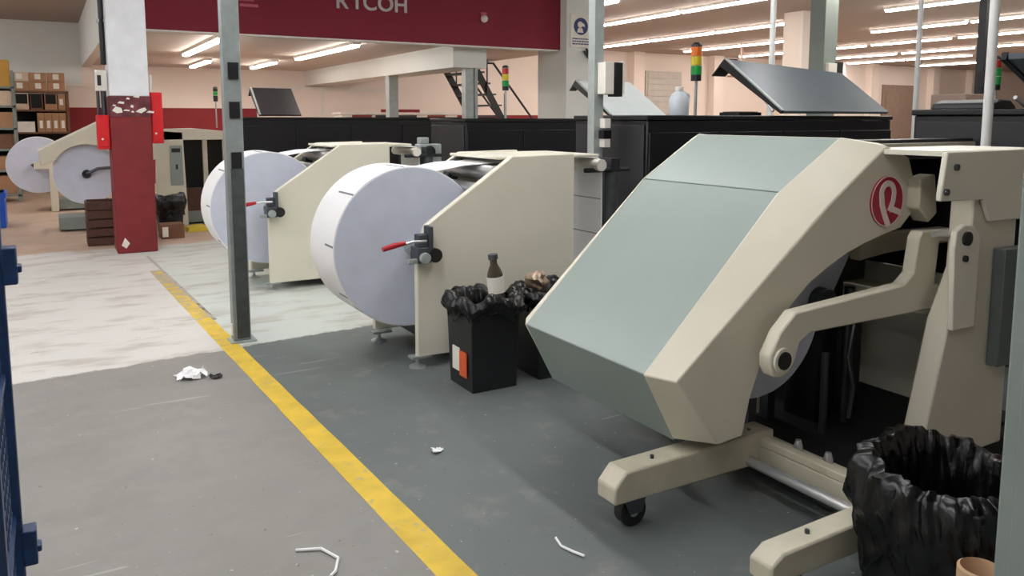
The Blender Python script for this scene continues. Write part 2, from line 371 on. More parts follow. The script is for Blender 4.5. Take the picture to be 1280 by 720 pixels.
# ================================================================== MACHINE 2 and 3 (unwinders with bare rolls)
def make_unwinder(label):
    t = thing('paper_unwinder', label, 'machine', (2.0, 4.62, 0))
    prof = [(1.99, 0.073), (1.99, 0.76), (2.055, 0.925), (2.69, 1.35), (3.19, 1.356), (3.19, 0.073)]
    for y in (4.62, 5.40): obj('side_panel', MB().prism(prof, y, y + 0.055), 'cream_pale', t, 0.008)
    obj('top_plate', MB().box(2.60, 3.45, 4.68, 5.40, 1.325, 1.345), 'cream_pale', t, 0.005)
    obj('crossbeam', MB().box(2.15, 3.1, 4.675, 5.40, 0.10, 0.19), 'black_soft', t)
    obj('rear_panel', MB().box(3.13, 3.18, 4.675, 5.40, 0.2, 0.95), 'cream_pale', t)
    roll = obj('paper_roll', MB().ring((2.05, 0.757), 0.045, 0.53, 4.85, 5.35, 128), 'paper', t)
    for y0, y1 in ((4.843, 4.851),): obj('roll_face', MB().ring((2.05, 0.757), 0.045, 0.522, y0, y1, 128), 'paper_end', roll)
    for a in (95, 137, 176, 214):
        c, s_ = math.cos(math.radians(a)), math.sin(math.radians(a)); X, Z = 2.05 + 0.5305 * c, 0.757 + 0.5305 * s_
        obj('tape_seam', MB().prism([(X - 0.006 * s_ - .002 * c, Z + 0.006 * c - .002 * s_), (X - 0.006 * s_ + .002 * c, Z + 0.006 * c + .002 * s_), (X + 0.006 * s_ + .002 * c, Z - 0.006 * c + .002 * s_), (X + 0.006 * s_ - .002 * c, Z - 0.006 * c - .002 * s_)], 4.86, 4.90 + random.random() * 0.3), 'seam', roll)
    obj('shaft', MB().cyl((2.05, 4.60, 0.757), (2.05, 5.44, 0.757), 0.04), 'steel', t)
    ck = obj('chuck', MB().cyl((2.05, 4.79, 0.757), (2.05, 4.845, 0.757), 0.055), 'galv', t)
    # brake block and red lever
    br = obj('brake_block', MB().box(1.96, 2.05, 4.53, 4.66, 0.70, 0.80).box(2.035, 2.065, 4.53, 4.62, 0.76, 0.93).box(1.97, 2.04, 4.55, 4.62, 0.80, 0.88), 'steel_dark', t, 0.006)
    obj('brake_wheel', MB().cyl((2.075, 4.52, 0.745), (2.075, 4.62, 0.745), 0.045), 'rubber', br)
    obj('clamp', MB().cyl((2.0, 4.50, 0.735), (2.0, 4.56, 0.735), 0.035).box(1.90, 2.0, 4.54, 4.58, 0.70, 0.73), 'galv', br, 0.004)
    lv = obj('lever', MB().tube([(2.0, 4.50, 0.845), (1.90, 4.48, 0.85), (1.82, 4.47, 0.835)], 0.009), 'steel', t)
    obj('lever_grip', MB().tube([(1.85, 4.475, 0.848), (1.78, 4.465, 0.84), (1.70, 4.46, 0.822)], [0.014, 0.018, 0.015]), 'red_handle', lv)
    # feet
    for x, y in ((2.0, 4.66), (2.0, 5.36), (3.08, 4.66), (3.08, 5.36)):
        f = obj('levelling_foot', MB().lathe((x, y, 0), [(0.055, 0), (0.055, 0.012), (0.03, 0.022), (0.014, 0.03), (0.014, 0.085)], 20), 'steel', t)
        obj('foot_bracket', MB().box(x - 0.05, x + 0.09, y - 0.035, y + 0.035, 0.062, 0.078), 'galv', f)
    # guide rollers and the web running over them
    for x, z, r in ((2.60, 1.23, 0.055), (2.46, 1.14, 0.035), (2.82, 1.27, 0.04)):
        obj('guide_roller', MB().cyl((x, 4.675, z), (x, 5.40, z), r), 'steel', t)
    web = [(2.24, 1.252), (2.45, 1.285), (2.62, 1.292), (2.9, 1.315)]
    wa = [(p[0], p[1]) for p in web]; wb = [(p[0], p[1] - 0.004) for p in reversed(web)]
    obj('paper_web', MB().prism(wa + wb, 4.86, 5.34), 'paper', t)
    obj('roller_guard', MB().prism([(2.52, 1.16), (2.60, 1.30), (2.66, 1.31), (2.70, 1.24), (2.6, 1.14)], 5.30, 5.40), 'steel_dark', t, 0.01)
    # web leaving on the rear, over a dark post
    w2 = obj('web_loop', MB().prism([(3.20, 1.315), (3.57, 1.305), (3.61, 1.27), (3.615, 0.22), (3.621, 0.22), (3.618, 1.275), (3.575, 1.313), (3.20, 1.322)], 4.87, 5.36), 'paper', t)
    for z in (0.45, 0.72, 0.99, 1.18): obj('web_seam', MB().box(3.611, 3.6145, 4.88, 5.35, z, z + 0.007), 'seam', w2)
    obj('web_roller', MB().cyl((3.56, 4.80, 1.255), (3.56, 5.40, 1.255), 0.045), 'label_white', t)
    obj('guide_post', MB().cyl((3.72, 4.90, 0), (3.72, 4.90, 1.24), 0.058), 'galv_side', t)
    obj('guide_arm', MB().cyl((3.45, 4.86, 1.215), (3.86, 4.86, 1.215), 0.018).box(3.68, 3.76, 4.84, 5.0, 1.2, 1.30), 'black_soft', t)
    return t
unw = make_unwinder('cream unwinder with bare white paper roll and red lever, beside the black bins')
u3 = copy_tree(unw); u3.location = (1.745, 7.455, 0)
u3['label'] = 'cream unwinder with bare white paper roll, partly behind the grey post'
unw['group'] = u3['group'] = 'unwinders with bare paper rolls'
dx, dy = -0.255, 2.835
sh_ = obj('sensor_head', MB().box(3.40, 3.66, 7.80, 7.92, 1.13, 1.33).box(3.42, 3.52, 7.81, 7.91, 1.33, 1.40), 'galv', u3, 0.01)
obj('lens', MB().cyl((3.51, 7.76, 1.25), (3.51, 7.80, 1.25), 0.062), 'black', sh_)
obj('mount', MB().box(3.38, 3.50, 7.74, 7.80, 1.0, 1.2), 'steel_dark', sh_, 0.01)

# ================================================================== MACHINE 1 (covered rewinder)
def make_rewinder():
    t = thing('paper_rewinder', 'large cream rewinder with grey hinged cover and red round emblem', 'machine', (2.6, 2.3, 0))
    k = 2.22 / 2.30
    q = lambda x, z: (x * k, 1.6 - (1.6 - z) * k)
    outer = [(2.14, 0.297), (1.98, 0.60), (2.70, 1.285), (3.08, 1.514), (3.36, 1.485)]
    # cover panels (grey), each a folded sheet 2.5 cm thick
    def sheet(a, b, y0, y1, th=0.025):
        d = Vector((b[0] - a[0], b[1] - a[1])).normalized(); n = Vector((d.y, -d.x)) * th
        return MB().prism([a, b, (b[0] + n.x, b[1] + n.y), (a[0] + n.x, a[1] + n.y)], y0, y1)
    y0, y1 = 2.375, 3.28
    cv = obj('cover', sheet(outer[1], outer[2], y0, y1), 'grey_cover', t, 0.004)
    obj('lower_panel', sheet(outer[0], outer[1], y0, y1), 'grey_cover', cv, 0.004)
    obj('upper_panel', sheet((2.705, 1.288), outer[3], y0, y1), 'grey_cover', cv, 0.004)
    obj('ridge_cap', sheet(outer[3], outer[4], y0, y1), 'cream', cv, 0.004)
    # near side wall: chamfered from the cover edge (y 2.375) out to the flat face (y 2.22)
    front = [q(2.317, 0.268), q(2.079, 0.573), q(2.931, 1.223), q(3.312, 1.477), q(3.483, 1.415), q(3.577, 1.199), q(3.447, 1.089)]
    arc = [q(*p) for p in ((3.32, 1.066), (3.194, 1.037), (3.08, 1.003), (2.965, 0.956), (2.84, 0.895), (2.732, 0.812), (2.66, 0.745), (2.61, 0.675), (2.545, 0.56), (2.49, 0.43), (2.453, 0.278))]
    f = front + arc
    back = [(2.137, 0.304), (1.976, 0.60), (2.695, 1.287), (3.08, 1.516), (3.36, 1.487)] + f[5:]
    sw_ = obj('side_wall', MB().loft(f, 2.22, back, 2.378), 'cream', t, 0.006)
    # grimy lower end of the side wall
    # far side wall
    fo = [(2.14, 0.30), (1.974, 0.60), (2.697, 1.29), (3.08, 1.52), (3.36, 1.49)]
    fi = [(2.20, 0.33), (2.02, 0.61), (2.74, 1.27), (3.09, 1.49), (3.36, 1.46)]
    rest = [(3.45, 1.2), (3.3, 1.07), (3.0, 0.99), (2.7, 0.84), (2.5, 0.6), (2.38, 0.33)]
    obj('side_wall', MB().loft(fo + rest, 3.27, fi + rest, 3.34), 'cream_pale', t, 0.004)
    # recessed plate at the shoulder
    # emblem
    c = q(3.325, 1.222); ry = 2.2195
    em = obj('emblem', MB().cyl((c[0], 2.212, c[1]), (c[0], ry, c[1]), 0.113, 48), 'logo_red', t, label='crimson round emblem with a pale looped letter')
    P = lambda x, z: (c[0] + x, c[1] + z)
    lt = MB().ring(P(0, 0), 0.108, 0.1125, 2.2105, 2.2125, 48)
    obj('emblem_rim', lt, 'logo_pale', em)
    ring_ = [P(-0.004 + 0.044 * math.cos(a), 0.034 + 0.046 * math.sin(a)) for a in [math.radians(d) for d in range(190, -31, -17)]]
    obj('emblem_letter', MB().stroke(ring_ + [P(0.036, 0.0), P(0.018, -0.035), P(0.012, -0.045)], 0.026, 2.2075, 2.212)
        .stroke([P(-0.047, 0.03), P(-0.04, -0.015), P(-0.02, -0.06), P(0.008, -0.108)], 0.028, 2.2065, 2.212)
        .stroke([P(0.014, -0.028), P(0.05, -0.042), P(0.095, -0.056)], 0.026, 2.207, 2.212), 'logo_pale', em)
    # roll under the cover
    rl = obj('paper_roll', MB().ring((2.71, 0.735), 0.07, 0.385, 2.46, 3.2, 96), 'paper', t)
    obj('roll_face', MB().ring((2.71, 0.735), 0.07, 0.38, 2.452, 2.461, 96), 'paper_end', rl)
    obj('paper_web', MB().prism([(2.93, 1.05), (3.16, 0.72), (3.172, 0.725), (3.34, 0.99), (3.33, 1.0), (3.12, 1.02)], 2.47, 3.18), 'paper_end', t)
    obj('web_print', MB().box(3.12, 3.20, 2.462, 2.469, 0.93, 0.945), 'sign_blue', t)
    # swing arm bracket in front
    k2 = 2.14 / 2.22
    p2 = lambda x, z: (x * k2, 1.6 - (1.6 - z) * k2)
    arm = [(2.49, 0.56), (2.468, 0.60), (2.465, 0.65), (2.52, 0.74), (2.606, 0.814), (3.315, 0.855), (3.38, 0.90), (3.405, 1.06), (3.43, 1.09), (3.742, 1.075), (3.742, 1.01), (3.565, 1.03), (3.545, 0.84), (3.742, 0.80), (3.755, 0.667), (3.60, 0.712), (3.45, 0.715), (2.70, 0.715), (2.64, 0.68), (2.61, 0.60), (2.585, 0.565), (2.54, 0.55)]
    ar = obj('swing_arm', MB().prism([p2(*a) for a in arm], 2.10, 2.16), 'cream', t, 0.008)
    h = p2(2.536, 0.624)
    obj('pivot_bushing', MB().cyl((h[0], 2.085, h[1]), (h[0], 2.12, h[1]), 0.036), 'rubber', ar)
    obj('pivot_collar', MB().ring(h, 0.036, 0.05, 2.09, 2.11, 32), 'cream_pale', ar)
    obj('cross_arm', MB().prism([(3.30, 1.02), (3.42, 1.055), (4.05, 1.04), (4.05, 0.965), (3.5, 0.95), (3.3, 0.93)], 2.40, 2.46), 'cream_worn', t, 0.006)
    # upright
    up = obj('upright', MB().prism([(3.43, 1.30), (3.42, 0.95), (3.30, 0.72), (3.14, 0.10), (3.78, 0.10), (3.78, 1.30)], 1.957, 2.06), 'cream', t, 0.01)
    obj('bracket_plate', MB().prism([(3.265, 1.05), (3.275, 1.13), (3.33, 1.155), (3.40, 1.145), (3.45, 1.10), (3.45, 0.70), (3.29, 0.70)], 1.93, 1.957), 'cream_pale', t, 0.005)
    tp = obj('top_plate', MB().prism([(3.175, 1.464), (3.95, 1.468), (3.95, 1.15), (3.52, 1.155), (3.46, 1.255), (3.147, 1.262), (3.147, 1.29)], 1.93, 1.955), 'cream_pale', t, 0.006)
    obj('top_return', MB().box(3.175, 3.95, 1.955, 2.35, 1.445, 1.466), 'cream_pale', t)
    for x, z in ((3.235, 1.40), (3.175, 1.30)): obj('bolt', MB().cyl((x, 1.918, z), (x, 1.932, z), 0.014, 12), 'steel_dark', tp)
    for x, z, r in ((3.345, 1.095, 0.03), (3.34, 1.01, 0.014)): obj('bolt', MB().cyl((x, 1.918, z), (x, 1.932, z), r, 20), 'rubber', up)
    obj('control_box', MB().box(3.60, 3.95, 1.90, 1.953, 0.50, 1.03), 'grey_dark', t, 0.004)
    obj('control_slot', MB().box(3.70, 3.712, 1.893, 1.905, 0.83, 0.93).box(3.70, 3.712, 1.893, 1.905, 0.6, 0.62), 'black', t)
    # hinge links between cover and upright
    obj('hinge_link', MB().prism([(3.36, 1.33), (3.47, 1.35), (3.50, 1.17), (3.44, 1.13), (3.40, 1.17), (3.36, 1.20)], 2.16, 2.24), 'cream_worn', t, 0.008)
    obj('hinge_tie', MB().box(3.24, 3.62, 2.30, 2.38, 1.24, 1.30), 'cream_worn', t)
    obj('link_rod', MB().cyl((3.30, 2.05, 1.10), (3.56, 2.05, 1.085), 0.012), 'steel', t)
    obj('cross_tube', MB().box(3.45, 3.62, 2.06, 3.2, 0.70, 0.78), 'cream_worn', t, 0.005)
    obj('bolt_hanger', MB().cyl((3.50, 2.10, 0.61), (3.50, 2.10, 0.70), 0.02, 12), 'galv', t)
    # base frame
    for yy, x0, x1, top, lw in ((2.315, 1.80, 2.66, 0.262, 0.115), (1.64, 1.90, 2.66, 0.235, 0.095)):
        lg = obj('outrigger_leg', MB().prism([(x0, 0.125), (x0 + 0.0, 0.19), (x0 + 0.055, top - 0.012), (x1, top), (x1, 0.12)], yy, yy + lw), 'cream_worn', t, 0.008)
        for xb in (x0 + 0.22, x1 - 0.1): obj('bolt', MB().cyl((xb, yy + 0.05, top - 0.01), (xb, yy + 0.05, top + 0.004), 0.008, 8), 'steel_dark', lg)
        cs = obj('caster', MB().cyl((x0 + 0.12, yy + 0.035, 0.062), (x0 + 0.12, yy + 0.08, 0.062), 0.062, 28), 'rubber', t)
        obj('caster_hub', MB().cyl((x0 + 0.12, yy + 0.03, 0.062), (x0 + 0.12, yy + 0.085, 0.062), 0.022, 16), 'galv', cs)
        obj('caster_fork', MB().prism([(x0 + 0.09, 0.06), (x0 + 0.15, 0.06), (x0 + 0.17, 0.128), (x0 + 0.06, 0.128)], yy + 0.018, yy + 0.028), 'steel_dark', cs)
        obj('caster_fork', MB().prism([(x0 + 0.09, 0.06), (x0 + 0.15, 0.06), (x0 + 0.17, 0.128), (x0 + 0.06, 0.128)], yy + 0.087, yy + 0.097), 'steel_dark', cs)
    rail = obj('base_rail', MB().box(2.58, 2.72, 1.66, 2.40, 0.10, 0.20).box(2.58, 2.63, 1.66, 2.40, 0.20, 0.235), 'cream_worn', t, 0.006)
    for yb in (1.85, 2.05, 2.2): obj('rail_bolt', MB().lathe((2.68, yb, 0.2), [(0.02, 0), (0.02, 0.02), (0.012, 0.05)], 10), 'steel', rail)
    obj('chrome_bar', MB().cyl((2.515, 1.66, 0.15), (2.515, 2.34, 0.15), 0.022), 'steel', t)
    # interior: black lift columns, cylinders, black fill, grey partition
    obj('rear_post', MB().box(2.70, 2.75, 2.50, 2.60, 0.2, 0.55), 'steel_dark', t)
    obj('rear_post', MB().box(2.80, 2.88, 2.60, 2.70, 0.2, 0.60), 'cream_worn', t)
    obj('lift_column', MB().box(3.22, 3.33, 2.55, 2.75, 0.05, 0.85), 'black', t, 0.006)
    obj('lift_column', MB().box(3.42, 3.62, 2.60, 2.80, 0.05, 1.0), 'black', t, 0.006)
    obj('lift_guide', MB().box(3.05, 3.10, 2.7, 2.8, 0.05, 0.7).cyl((3.37, 2.5, 0.1), (3.37, 2.5, 0.78), 0.025).cyl((3.15, 2.45, 0.1), (3.15, 2.45, 0.5), 0.018), 'steel_dark', t)
    obj('air_hose', MB().tube([(3.30, 2.42, 0.15), (3.34, 2.43, 0.3), (3.30, 2.44, 0.45), (3.36, 2.46, 0.6)], 0.012, 8), 'steel_dark', t)
    obj('lift_motor', MB().cyl((3.08, 2.40, 0.75), (3.08, 2.62, 0.75), 0.07).box(3.02, 3.2, 2.62, 2.8, 0.65, 0.85), 'steel_dark', t, 0.005)
    obj('black_fill', MB().box(2.74, 4.15, 1.98, 3.15, 0.03, 0.10).box(3.98, 4.15, 2.06, 3.15, 0.10, 0.12).box(3.3, 4.15, 3.13, 3.18, 0.1, 1.35), 'black_void', t)  # black boxes put in to hide the floor inside the machine
    obj('partition', MB().box(3.96, 3.99, 2.10, 2.93, 0.085, 0.80), 'cream_pale', t)
    obj('gap_shade', MB().box(4.0, 4.15, 2.06, 3.13, 0.80, 1.40).box(3.62, 4.0, 2.95, 3.13, 0.1, 1.40).box(3.4, 4.1, 2.4, 3.1, 1.40, 1.425), 'black_void', t)  # black boxes stand in for shade in the gap under the top
    obj('top_rail', MB().box(3.38, 5.2, 2.98, 3.06, 1.405, 1.452), 'cream_worn', t, 0.004)
    obj('top_shelf', MB().box(3.38, 5.2, 3.0, 3.18, 1.452, 1.472), 'black_soft', t)
    obj('fan_guard', MB().cyl((3.18, 2.3, 1.37), (3.45, 2.3, 1.37), 0.012), 'steel_dark', t)
    return t
make_rewinder()

# ================================================================== PRINTERS (black cabinets) with raised lids
def printer(label, x0, x1, y0, y1, z, doors, m='black', top='black_soft', group='black press cabinets'):
    t = thing('press_cabinet', label, 'machine', (x0, y0, 0), group)
    obj('body', MB().box(x0, x1, y0, y1, 0.08, z - 0.04), m, t, 0.01)
    obj('plinth', MB().box(x0 + 0.04, x1 - 0.04, y0 + 0.04, y1 - 0.04, 0.0, 0.08), 'black_void', t)
    obj('top_panel', MB().box(x0 - 0.015, x1 + 0.015, y0 - 0.015, y1 + 0.015, z - 0.04, z), m, t, 0.008)
    w = (x1 - x0) / doors
    for i in range(doors):
        a, b = x0 + i * w + 0.012, x0 + (i + 1) * w - 0.012
        d = obj('front_door', MB().box(a, b, y0 - 0.018, y0 - 0.001, 0.12, z - 0.14), m, t, 0.004)
        obj('door_handle', MB().box(b - 0.07, b - 0.045, y0 - 0.03, y0 - 0.018, 0.8, 0.95), 'black_soft', d, 0.003)
    obj('end_panel', MB().box(x0 - 0.014, x0 - 0.001, y0 + 0.03, y1 - 0.03, 0.12, z - 0.08), top, t, 0.004)
    return t
printer('black press cabinet with open blue grey lid, behind the large rewinder cover', 4.22, 7.35, 5.08, 6.1, 1.625, 4)
printer('black press cabinet with open pale lid, behind the unwinder beside the bins', 4.22, 7.3, 8.33, 9.3, 1.60, 4)
printer('long black press cabinet behind the unwinder at the grey post', 2.62, 7.3, 13.2, 14.2, 1.62, 5)
printer('black press cabinet behind the white pole at the far right', 5.25, 9.5, 2.65, 3.45, 1.66, 4)

def lid(name, label, x0, x1, y0, y1, z0, z1, m, drop=0.0, lip=0.14, parent_group='raised press lids'):
    # hinged along the front top edge, rising away from it
    t = thing('raised_lid', label, 'lid', (x0, y0, z0), parent_group)
    dy, dz = y1 - y0, z1 - z0; L = math.hypot(dy, dz); ny, nz = -dz / L * 0.03, dy / L * 0.03
    prof = [(y0, z0), (y1, z1), (y1 - ny, z1 - nz), (y0 - ny, z0 - nz)]
    hip = [(y0, z0), (y1 - 0.3 * drop * 5, z1 - drop), (y1 - 0.3 * drop * 5 - ny, z1 - drop - nz), (y0 - ny, z0 - nz)]
    obj('panel', MB().loft(prof, x0 + 0.03, hip, x1, 'x'), m, t, 0.006)
    obj('side_lip', MB().prism([(y0, z0), (y1, z1), (y1 - ny * 3, z1 - nz * 3), (y0 - ny * 1.0, z0 - nz * 1.0)], x0, x0 + 0.03, 'x'), 'black', t, 0.004)
    obj('edge_trim', MB().prism([(y0 + ny * .4, z0 + nz * .4), (y1 + ny * .4, z1 + nz * .4), (y1, z1), (y0, z0)], x0, x0 + 0.03, 'x'), 'galv', t)
    obj('end_lip', MB().prism([(y1, z1), (y1 - ny * 3, z1 - nz * 3), (y1 + lip, z1 - lip), (y1 + lip, z1 - lip + 0.01)], x0, x0 + (x1 - x0) * 0.12, 'x'), 'black', t)
    obj('gas_strut', MB().cyl((x0 + 0.12, y0 + 0.2, z0 + 0.002), (x0 + 0.12, y1 - 0.3 * dy, z1 - 0.4 * dz), 0.014, 8), 'steel', t)
    return t
lid('lid', 'blue grey raised lid on the press cabinet behind the rewinder cover', 5.68, 7.2, 5.0, 5.72, 1.665, 2.17, 'lid_grey', drop=0.10, lip=0.16)
lid('lid', 'pale raised lid on the press cabinet beside the galvanised post', 6.35, 7.3, 8.4, 9.2, 1.645, 2.12, 'lid_pale')
lid('lid', 'dark raised lid above the long press cabinet', 3.05, 3.75, 13.5, 14.1, 1.66, 2.12, 'black_soft')

# ---- stack lights
def stack(label, x, y, z0, zb, r, h, cols):
    t = thing('signal_tower', label, 'signal light', (x, y, z0), 'signal towers on the presses')
    obj('pole', MB().cyl((x, y, z0), (x, y, zb), r * 0.3, 12), 'galv', t)
    obj('socket', MB().cyl((x, y, zb), (x, y, zb + h * 0.16), r * 0.95), 'black', t)
    n = len(cols); hh = h * 0.74 / n
    for i, c in enumerate(cols):
        z = zb + h * 0.16 + i * hh
        obj('beacon', MB().cyl((x, y, z), (x, y, z + hh * 0.92), r), c, t, label=M[c].name)
    obj('cap', MB().lathe((x, y, zb + h * 0.9), [(r * 1.0, 0), (r * 0.95, h * 0.05), (r * 0.5, h * 0.1)], 20), 'black', t)
stack('orange, yellow and green signal tower before the blue grey lid', 5.40, 5.8, 1.62, 1.955, 0.052, 0.36, ['lamp_green', 'lamp_yellow', 'lamp_orange'])
stack('red, yellow and green signal tower beside the staircase', 5.19, 9.1, 1.60, 1.96, 0.045, 0.32, ['lamp_green', 'lamp_yellow', 'lamp_red'])
stack('dark slim signal tower on the long press beside the red column', 2.40, 13.6, 1.45, 1.87, 0.036, 0.24, ['plastic_black', 'lamp_green', 'plastic_black'])
stack('signal tower beside the white pole at the far right', 5.87, 3.25, 1.66, 1.80, 0.03, 0.24, ['lamp_green', 'lamp_green', 'lamp_red'])

# ---- jug and small things on presses
j = thing('plastic_jug', 'pale plastic jug with handle on top of a black press cabinet', 'jug', (5.15, 5.75, 1.625))
obj('body', MB().lathe((5.15, 5.75, 1.625), [(0.085, 0), (0.092, 0.01), (0.092, 0.15), (0.07, 0.20), (0.035, 0.225), (0.035, 0.235)], 24), 'jug', j)
obj('cap', MB().lathe((5.15, 5.75, 1.86), [(0.04, 0), (0.04, 0.03), (0.03, 0.035)], 20), 'label_white', j)
obj('handle', MB().tube([(5.23, 5.75, 1.73), (5.27, 5.75, 1.76), (5.27, 5.75, 1.82), (5.20, 5.75, 1.845)], 0.013, 10), 'jug', j)
kb = obj('ink_tray', MB().box(5.42, 5.70, 5.25, 5.5, 1.625, 1.655).box(5.44, 5.68, 5.27, 5.48, 1.655, 1.662), 'black', bevel=0.004); tag(kb, 'flat black tray on the press cabinet before the signal tower', 'tray')
sc_ = thing('scroll_cover', 'low dark curved cover lying on the far right press cabinet', 'cover', (5.4, 2.9, 1.66))
obj('shell', MB().prism([(5.27, 1.661), (5.29, 1.70), (5.40, 1.725), (5.52, 1.72), (5.57, 1.69), (5.60, 1.661)], 2.95, 3.35), 'black_soft', sc_, 0.01)
obj('grip', MB().box(5.60, 5.66, 3.15, 3.3, 1.661, 1.69), 'black', sc_, 0.005)
t = thing('raised_lid', 'small blue grey raised lid at the right edge above the far right press', 'lid', (5.7, 3.0, 1.66), 'raised press lids')
obj('panel', MB().prism([(5.72, 2.04), (6.4, 1.72), (6.4, 1.69), (5.72, 2.0)], 2.75, 3.1), 'lid_grey', t, 0.005)
obj('side_lip', MB().prism([(5.70, 2.0), (5.72, 2.05), (6.4, 1.73), (6.4, 1.68)], 3.1, 3.14), 'black', t)
obj('bracket', MB().tube([(5.66, 3.0, 1.74), (5.80, 3.0, 1.678), (5.98, 3.0, 1.72)], 0.014, 8), 'white_pole', t)

# ================================================================== POSTS AND POLES
t = thing('steel_post', 'grey steel post with black tape bands beside the yellow line', 'post', (1.15, 5.88, 0))
obj('shaft', MB().box(1.085, 1.205, 5.83, 5.93, 0.012, ZC), 'galv_dark', t, 0.006)
obj('web_channel', MB().box(1.11, 1.195, 5.822, 5.832, 0.03, 1.25), 'galv_side', t)
obj('base_plate', MB().box(1.06, 1.24, 5.80, 5.96, 0.0, 0.012), 'galv', t, 0.003)
for z in (1.87, 1.60, 1.25): obj('tape_band', MB().box(1.115, 1.185, 5.816, 5.829, z, z + 0.115), 'black', t)
obj('paper_remnant', MB().box(1.078, 1.085, 5.86, 5.90, 0.05, 0.13), 'label_white', t)
def pole(label, x, y, r, z0, m='white_pole', square=False, name='pole'):
    t = thing(name, label, 'post', (x, y, z0))
    mb = MB().box(x - r, x + r, y - r, y + r, z0, ZC) if square else MB().cyl((x, y, z0), (x, y, ZC), r, 16)
    obj('shaft', mb, m, t)
    obj('foot_flange', MB().box(x - r * 1.8, x + r * 1.8, y - r * 1.8, y + r * 1.8, z0, z0 + 0.012), 'galv_side', t)
    obj('ceiling_flange', MB().cyl((x, y, ZC - 0.02), (x, y, ZC), r * 1.8, 16), m, t)
    return t
gp = pole('galvanised strut post carrying a white box, behind the unwinder beside the bins', 4.02, 5.52, 0.046, 0, 'galv', True, 'steel_post')
obj('clip', MB().box(4.03, 4.09, 5.40, 5.47, 1.52, 1.60), 'label_white', gp); obj('clip', MB().box(4.03, 4.09, 5.40, 5.47, 1.36, 1.43), 'label_white', gp)
obj('clip', MB().box(4.02, 4.1, 5.40, 5.47, 1.43, 1.50), 'black', gp)
mo = thing('wall_monitor', 'white and black box fixed to the galvanised strut post', 'box', (4.08, 5.44, 1.8))
obj('white_housing', MB().box(4.0, 4.09, 5.36, 5.47, 1.80, 2.06), 'label_white', mo, 0.004)
obj('dark_screen', MB().box(4.10, 4.18, 5.36, 5.46, 1.78, 2.06), 'black', mo, 0.004); obj('screen_edge', MB().box(4.18, 4.20, 5.36, 5.46, 1.80, 2.07), 'label_white', mo)
pole('slim white pole rising behind the blue grey lid', 8.85, 8.0, 0.04, 0)
pole('slim white pole in the gap between two press cabinets', 6.55, 4.3, 0.022, 0)
pole('white pole standing in front of the far right press', 4.60, 2.58, 0.026, 0)
dp = pole('dark square post beside the white pole at far right', 10.83, 6.2, 0.05, 0, 'black_soft', True, 'steel_post')
obj('junction_box', MB().box(10.66, 10.80, 6.05, 6.15, 2.0, 2.2), 'black', dp)
gc = struct('column_grey', MB().box(11.05, 11.36, 8.9, 9.2, 0, ZC), 'cab_grey')
cc = struct('column_cream', MB().box(13.6, 14.1, 11.5, 12.0, 0, ZC), 'wall')
pb = thing('notice_board', 'white and black panel on the grey column above the raised lid', 'panel', (11.2, 8.85, 1.9))
obj('white_half', MB().box(11.10, 11.31, 8.84, 8.895, 2.12, 2.50), 'label_white', pb); obj('dark_half', MB().box(11.32, 11.46, 8.84, 8.895, 2.10, 2.52), 'black', pb)
rnn = obj('red_notice', MB().box(13.85, 14.02, 11.48, 11.498, 2.9, 3.2), 'band'); tag(rnn, 'small red notice on the cream column', 'notice')

# ================================================================== FASCIA LETTERING, SENSOR, PIER SIGN
sg = thing('wall_lettering', 'pale RICOH lettering on the crimson fascia', 'sign', (4.0, YF, 3.3))
for i, ch in enumerate('RICOH'):
    x = (4.055, 4.30, 4.51, 4.77, 5.03)[i]
    if ch == 'I': obj('letter', MB().box(x - 0.022, x + 0.022, YF - 0.025, YF, 3.285, 3.52), 'letter', sg); continue
    cu = bpy.data.curves.new('letter_outline', 'FONT'); cu.body = ch; cu.size = 0.33; cu.extrude = 0.012; cu.offset = 0.005; cu.align_x = 'CENTER'
    tmp = bpy.data.objects.new('letter_outline', cu); COL.objects.link(tmp)
    bpy.context.view_layer.update()
    me = bpy.data.meshes.new_from_object(tmp.evaluated_get(bpy.context.evaluated_depsgraph_get()))
    bpy.data.objects.remove(tmp); me.materials.clear(); me.materials.append(M['letter'])
    o = bpy.data.objects.new('letter', me); COL.objects.link(o); o.parent = sg
    o.location = (x - 4.0, -0.013, 3.285 - 3.3); o.rotation_euler = (math.pi / 2, 0, 0)
e2 = thing('faded_emblem', 'small faded pink mark on the fascia behind the grey post', 'sign', (2.6, YF, 3.2))
obj('upper_bar', MB().box(2.50, 2.74, YF - 0.008, YF, 3.29, 3.34), 'faded', e2); obj('lower_bar', MB().box(2.54, 2.80, YF - 0.008, YF, 3.21, 3.25), 'faded', e2)
sn = thing('wall_sensor', 'small white dome sensor on the crimson fascia', 'sensor', (6.53, YF, 3.28))
obj('dome', MB().tube([(6.53, YF - 0.09, 3.27), (6.53, YF - 0.06, 3.27), (6.53, YF - 0.02, 3.27)], [0.03, 0.055, 0.06], 20), 'label_white', sn); obj('back_plate', MB().box(6.48, 6.58, YF - 0.02, YF, 3.24, 3.38), 'faded', sn)
si = thing('safety_sign', 'white safety sign with navy round pictogram on the white pier', 'sign', (8.37, 12.0, 3.1))
obj('board', MB().box(8.16, 8.60, 11.975, 11.999, 2.86, 3.44), 'label_white', si, 0.004)
obj('pictogram_disc', MB().cyl((8.38, 11.968, 3.23), (8.38, 11.976, 3.23), 0.15, 40), 'sign_blue', si)
obj('pictogram_figure', MB().cyl((8.36, 11.964, 3.26), (8.36, 11.969, 3.26), 0.055, 24).prism([(8.29, 3.12), (8.43, 3.12), (8.40, 3.20), (8.32, 3.20)], 11.964, 11.969).prism([(8.40, 3.24), (8.46, 3.22), (8.45, 3.27), (8.41, 3.29)], 11.964, 11.969), 'label_white', si)
tl = MB()
